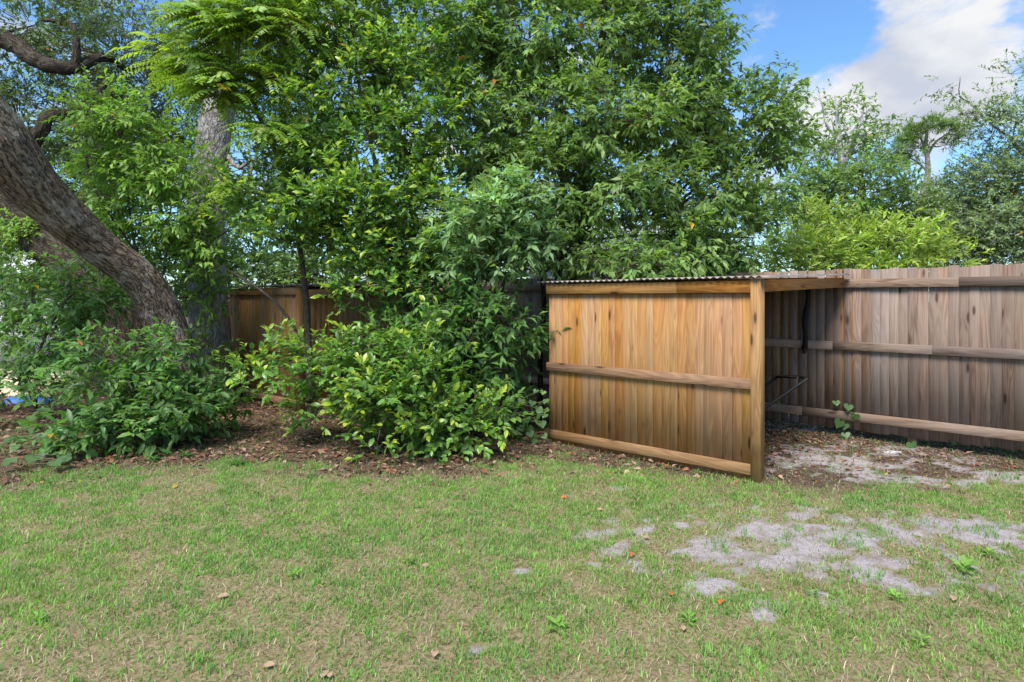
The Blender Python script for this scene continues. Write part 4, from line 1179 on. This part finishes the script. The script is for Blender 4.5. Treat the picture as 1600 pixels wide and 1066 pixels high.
# ------------------------------------------------------------------ heart-leaved vines: every leaf its own object
def heart_mesh(col):
    th = np.linspace(0, 2 * np.pi, 17)[:-1]
    out = []
    for t_ in th:
        x_ = .5 * np.sin(t_) ** 3 * 1.05
        y_ = (13 * np.cos(t_) - 5 * np.cos(2 * t_) - 2 * np.cos(3 * t_) - np.cos(4 * t_)) / 32
        out.append((x_, -y_ + .16, .05 * abs(x_) * 2 - .12 * max(0, -y_) ** 2))
    V = np.array([(0, .22, -.03)] + out)
    T = [[0, 1 + (k + 1) % 16, 1 + k] for k in range(16)]
    me = make_mesh('heart_leaf', V, [np.array(T)], M['leaf'], cols=np.repeat(np.array([col]), len(V), 0), smooth=True)
    return me
HEART = [heart_mesh(c_) for c_ in ((.05, .16, .035), (.075, .21, .045), (.11, .27, .05), (.2, .36, .06))]
def vine(name, label, leaves, base, seed, face):
    rng = np.random.default_rng(seed)
    t = thing(name, label, 'vine', tuple(base))
    o = np.array(base)
    pts = [np.array(base)] + [p for p, s, v in sorted(leaves, key=lambda q: q[0][2])]
    gg = Geo()
    for a_, b_ in zip(pts[:-1], pts[1:]):
        gg.tube([a_, (a_ + b_) / 2 + rng.normal(size=3) * .015, b_], [.0028, .0025, .0022], 5, .04)
    link('stem', gg.mesh('stem', M['stem'], o), t)
    for p, s, v in leaves:
        N = unit(face + rng.normal(size=3) * .3)
        A = unit(np.array([0, 0, -1.]) + rng.normal(size=3) * .35); A = unit(A - (A @ N) * N); S = np.cross(A, N)
        mt = np.eye(4); mt[:3, 0], mt[:3, 1], mt[:3, 2], mt[:3, 3] = S * s, A * s, N * s, p - o
        link('leaf', HEART[v], t).matrix_local = Matrix(mt.tolist())
toward = np.array([-.45, -.75, .5])
vine('heart_leaf_vine', 'heart-leaved vine climbing the fence boards below the middle rail', [(fence_ray(a_, b_, .07), s, v) for a_, b_, s, v in
     ((1306, 628, .085, 2), (1326, 634, .10, 1), (1337, 648, .11, 1), (1313, 659, .14, 0), (1320, 664, .10, 0), (1321, 678, .10, 1))], tuple(fence_ray(1320, 690, .1) * np.array([1, 1, 0])), 301, toward)
vine('heart_leaf_vine', 'small heart-leaved vine sprouting at the foot of a fence post', [(fence_ray(a_, b_, .10), s, v) for a_, b_, s, v in
     ((1424, 693, .10, 1), (1418, 704, .08, 1), (1428, 710, .09, 2), (1421, 716, .07, 1))], tuple(fence_ray(1423, 716, .1) * np.array([1, 1, 0])), 302, toward)
rv = np.random.default_rng(303)
lv = [(pix(a_, b_, 7.0 - .001 * (b_ - 640)), s, v) for a_, b_, s, v in
      ((832, 628, .08, 1), (846, 660, .11, 1), (822, 655, .11, 0), (815, 625, .09, 0), (852, 648, .08, 1), (836, 688, .09, 1), (806, 645, .1, 0), (856, 640, .08, 3), (849, 612, .07, 3), (853, 626, .07, 2),
       (812, 668, .1, 0), (828, 676, .09, 1), (842, 640, .09, 1), (850, 680, .08, 2), (797, 630, .1, 0), (838, 610, .07, 1))]
vine('heart_leaf_vine', 'heart-leaved vine clustered against the corner of the open shed', lv, tuple(pix(838, 695, 6.98) * np.array([1, 1, 0])), 303, np.array([-.1, -.8, .55]))
lv = []
for k in range(34):
    a_, b_ = rv.uniform(-10, 110), rv.uniform(655, 728)
    dd = CAM_H * F / (b_ + 14 - HORIZON) 
    lv.append((pix(a_, b_, dd * .99), rv.uniform(.09, .15), int(rv.integers(3))))
vine('ground_vine', 'broad-leaved vine trailing over the litter at the lawn edge', lv, tuple(gpt(45, 735)), 304, np.array([0, -.5, .85]))
#@@GROUNDCOVER
# ------------------------------------------------------------------ grass, thatch, leaf litter
def blades(name, n, rng, density, Lr, Wr, colf, mat, lie=0.0, box=(-8.6, 8.4, 2.1, 8.6)):
    x = rng.uniform(box[0], box[1], n); y = rng.uniform(box[2], box[3], n)
    ok = (np.abs(x) < .84 * y + .2) | ((np.abs(x) < .9 * y + 2.2) & (rng.random(n) < .42))
    x, y = x[ok], y[ok]
    keep = rng.random(len(x)) < density(x, y)
    x, y = x[keep], y[keep]
    n = len(x)
    P = np.stack([x, y, ground_z(x, y) + (.004 if lie else -.004)], -1)
    az = rng.uniform(0, 2 * np.pi, n)
    lean = np.clip(rng.normal(.75, .3, n), .1, 1.5) if not lie else np.full(n, lie) + rng.normal(0, .1, n)
    h = np.stack([np.cos(az), np.sin(az), np.zeros(n)], -1)
    L = rng.uniform(*Lr, n); W = rng.uniform(*Wr, n)
    S = np.stack([-np.sin(az), np.cos(az), np.zeros(n)], -1)
    d1 = unit(h * np.sin(lean * .6)[:, None] + UP * np.cos(lean * .6)[:, None])
    d2 = unit(h * np.sin(lean * 1.3)[:, None] + UP * np.cos(lean * 1.3)[:, None])
    m1 = P + d1 * (L * .55)[:, None]
    tip = m1 + d2 * (L * .45)[:, None]
    w = W[:, None] * .5
    v = np.stack([P - S * w, P + S * w, m1 + S * w * .85, m1 - S * w * .85, tip], 1)
    b = np.arange(n)[:, None] * 5
    Q = b + np.array([[0, 1, 2, 3]]); T = b + np.array([[3, 2, 4]])
    C = colf(x, y, n, rng)
    o = link(name, make_mesh(name, v.reshape(-1, 3), [T, Q], M[mat], cols=np.repeat(C, 5, 0)))
    return o

def lawn_density(x, y):
    s, l, t = masks(x, y)
    tuft = vnoise(x, y, 14.0, 8, 2)
    d = (1 - .95 * sstep(.3, .95, s)) * (1 - .93 * l) * (1 - .8 * t)
    d *= .35 + .9 * sstep(.35, .65, tuft)
    return np.clip(d, .012, 1)
def lawn_col(x, y, n, rng):
    a = vnoise(x, y, .9, 15)[:, None]; b = vnoise(x, y, 5, 16)[:, None]
    c1, c2, c3 = np.array([.18, .40, .06]), np.array([.31, .49, .08]), np.array([.13, .33, .075])
    c = c1 * (1 - a) + c2 * a
    c = c * (1 - .45 * b) + c3 * .45 * b
    c = c * np.exp(rng.normal(0, .22, (n, 1))) * np.exp(.7 * (vnoise(x, y, 11, 17, 2)[:, None] - .5))
    dry = rng.random(n) < .07
    c[dry] = np.array([.36, .29, .14]) * rng.uniform(.7, 1.1, (dry.sum(), 1))
    return c
rg = np.random.default_rng(401)
tag(blades('lawn_grass', 1230000, rg, lawn_density, (.018, .05), (.0034, .0062), lawn_col, 'grass'), 'short patchy green lawn grass', 'grass', kind='stuff')

def tuft_density(x, y):
    s, l, t = masks(x, y)
    spots = vnoise(x, y, 8.0, 31, 1)
    py = HORIZON + CAM_H * F / y
    edge = np.exp(-((l - .45) / .3) ** 2) * (x < 1.2)
    return np.clip(sstep(.62, .74, spots) * (1 - .6 * l) * (.2 + .75 * s) + .35 * edge * sstep(.5, .7, spots), 0, 1)
def tuft_col(x, y, n, rng):
    return np.array([.17, .39, .065]) * np.exp(rng.normal(0, .2, (n, 1))) * np.array([1, 1, 1])
tag(blades('tall_grass_tufts', 260000, rg, tuft_density, (.04, .085), (.003, .0055), tuft_col, 'grass'), 'taller scattered grass tufts in sand and along the litter edge', 'grass', kind='stuff')

def thatch_density(x, y):
    s, l, t = masks(x, y)
    return np.clip((1 - .65 * s) * (.45 + .5 * t) * (1 - .5 * l), .06, 1)
def thatch_col(x, y, n, rng):
    c = np.array([.42, .33, .21]) * np.exp(rng.normal(0, .3, (n, 1)))
    r_ = rng.random(n) < .25
    c[r_] *= np.array([.6, .48, .42])
    return c
tag(blades('dry_thatch', 110000, rg, thatch_density, (.02, .06), (.002, .0045), thatch_col, 'dry_leaf', lie=1.2), 'dry straw-coloured thatch lying between the grass', 'thatch', kind='stuff')

def scatter_leaves(name, n, rng, density, Lr, colf, box, lift=.02):
    x = rng.uniform(box[0], box[1], n); y = rng.uniform(box[2], box[3], n)
    k = (rng.random(n) < density(x, y)) & (np.abs(x) < .95 * y + .5)
    x, y = x[k], y[k]; n = len(x)
    P = np.stack([x, y, ground_z(x, y) + rng.uniform(.004, lift, n)], -1)
    az = rng.uniform(0, 2 * np.pi, n)
    A = unit(np.stack([np.cos(az), np.sin(az), rng.normal(0, .25, n)], -1))
    N = unit(UP + rng.normal(size=(n, 3)) * .38)
    L = rng.uniform(*Lr, n)
    return link(name, leaf_mesh(name, P, A, N, L, L * rng.uniform(.3, .55, n), colf(n, rng), 'dry_leaf', (0, 0, 0), False))
def litter_col(n, rng):
    base = np.array([[.17, .085, .055], [.26, .155, .105], [.10, .06, .04], [.33, .22, .16], [.24, .10, .05]])
    c = base[rng.choice(5, n, p=[.34, .24, .22, .12, .08])] * np.exp(rng.normal(0, .22, (n, 1)))
    c[rng.random(n) < .012] = (.5, .3, .06)
    return c
def litter_density(x, y):
    s, l, t = masks(x, y)
    loc = (x - P0[0]) * EX[0] + (y - P0[1]) * EX[1]
    lft = 1 - sstep(-.5, .4, loc)
    return np.clip((l ** 1.3) * (.10 + .9 * lft) * (1 - .45 * s) + .012, 0, 1)
tag(scatter_leaves('leaf_litter', 26000, np.random.default_rng(405), litter_density, (.04, .095), litter_col, (-9, 5, 5.0, 11.0), .035), 'thick brown fallen leaves under the shrubs', 'leaf litter', kind='stuff')
def dirt_density(x, y):
    s, l, t = masks(x, y)
    loc = (x - P0[0]) * EX[0] + (y - P0[1]) * EX[1]
    loy = (x - P0[0]) * EY[0] + (y - P0[1]) * EY[1]
    near = sstep(.6, 2.3, loy)
    return np.clip(sstep(-2.4, -.2, loc) * l * (.25 + .75 * near) * (loc > -2.3), 0, 1)
def pine_col(n, rng):
    base = np.array([[.22, .12, .075], [.33, .22, .15], [.14, .09, .065], [.36, .14, .06]])
    return base[rng.choice(4, n, p=[.35, .3, .25, .1])] * np.exp(rng.normal(0, .22, (n, 1)))
tag(scatter_leaves('shed_floor_litter', 17000, np.random.default_rng(406), dirt_density, (.02, .06), pine_col, (.5, 9, 4.8, 9.6), .02), 'small reddish-brown litter strewn along the fence foot', 'leaf litter', kind='stuff')
def beyond_density(x, y):
    loy = (x - P0[0]) * EY[0] + (y - P0[1]) * EY[1]
    return ((loy > 2.75) & (loy < 5.5)) * .9
def beyond_col(n, rng):
    base = np.array([[.16, .25, .05], [.30, .36, .10], [.5, .42, .28], [.36, .28, .18]])
    return base[rng.integers(0, 4, n)] * np.exp(rng.normal(0, .2, (n, 1)))
tag(scatter_leaves('weedy_ground_cover', 14000, np.random.default_rng(407), beyond_density, (.05, .12), beyond_col, (1.5, 11, 6, 12), .12), 'weedy ground cover on the far side of the fence', 'ground cover', kind='stuff')

# ------------------------------------------------------------------ single weeds and fallen leaves on the lawn
def weed(px, py, s, col, seed, label):
    rng = np.random.default_rng(seed)
    b = gpt(px, py); b[2] = ground_z(b[0:1], b[1:2])[0]
    n = 12
    az = np.arange(n) * 2.4 + rng.normal(0, .2, n)
    el = rng.uniform(.15, .7, n)
    A = np.stack([np.cos(az) * np.cos(el), np.sin(az) * np.cos(el), np.sin(el)], -1)
    N = unit(UP - A * (A @ UP)[:, None] + rng.normal(size=(n, 3)) * .1)
    L = s * rng.uniform(.6, 1.1, n)
    P = A * .01 + UP * (np.arange(n) * .003)[:, None]
    o = link('broadleaf_weed', leaf_mesh('broadleaf_weed', P, A, N, L, L * .42, np.array(col) * np.exp(rng.normal(0, .15, (n, 1))), 'leaf', (0, 0, 0), True), None, tuple(b))
    tag(o, label, 'weed', 'weeds in the lawn')
for k, (a_, b_, s) in enumerate([(872, 985, .085), (1505, 895, .10), (640, 880, .05), (460, 905, .06), (1400, 940, .06), (1075, 975, .06), (1270, 935, .05), (1545, 870, .07), (60, 975, .055), (300, 855, .04), (985, 838, .05), (1440, 1010, .06), (720, 855, .04)]):
    lb_ = {0: 'pale broadleaf weed rosette alone in the open lawn', 1: 'largest broadleaf weed rosette, in thin grass beside a sandy patch'}.get(k, 'small broadleaf weed growing in the lawn grass')
    weed(a_, b_, s * .8, (.24, .42, .09), 500 + k, lb_)
for k, (a_, b_, s) in enumerate([(238, 722, .10), (290, 716, .09), (370, 728, .11), (485, 748, .06), (690, 700, .07), (1090, 744, .06), (690, 728, .06)]):
    weed(a_, b_, s, (.085, .22, .05), 530 + k, 'leafy weed sprouting at the edge of the leaf litter')

def fallen(px, py, s, col, seed, label, group):
    rng = np.random.default_rng(seed)
    b = gpt(px, py); b[2] = ground_z(b[0:1], b[1:2])[0] + .022
    az = rng.uniform(0, 6.28)
    A = np.array([[math.cos(az), math.sin(az), .1]]); N = unit(np.array([[0, -.25, 1.]]) + rng.normal(size=(1, 3)) * .25)
    o = link('fallen_leaf', leaf_mesh('fallen_leaf', -A * s / 2, A, N, np.array([s]), np.array([s * .6]), np.array([col]), 'dry_leaf', (0, 0, 0), True), None, tuple(b))
    tag(o, label, 'leaf', group)
for k, (a_, b_, s) in enumerate([(880, 780, .075), (987, 872, .08), (1127, 946, .08), (1050, 932, .06), (1308, 710, .05), (1330, 770, .06), (1255, 700, .05), (780, 745, .05)]):
    fallen(a_, b_, s * .8, (.45, .15, .045), 560 + k, 'fallen orange leaf lying on the lawn', 'orange leaves on the lawn')
for k, (a_, b_, s) in enumerate([(350, 938, .09), (420, 1045, .07), (507, 1060, .08), (665, 886, .06), (938, 800, .06), (125, 860, .06), (680, 1025, .08), (515, 1062, .06), (1010, 845, .06), (1490, 940, .08), (1068, 988, .06)]):
    fallen(a_, b_, s * .75, (.38, .27, .17), 580 + k, 'fallen tan leaf lying on the lawn', 'tan leaves on the lawn')
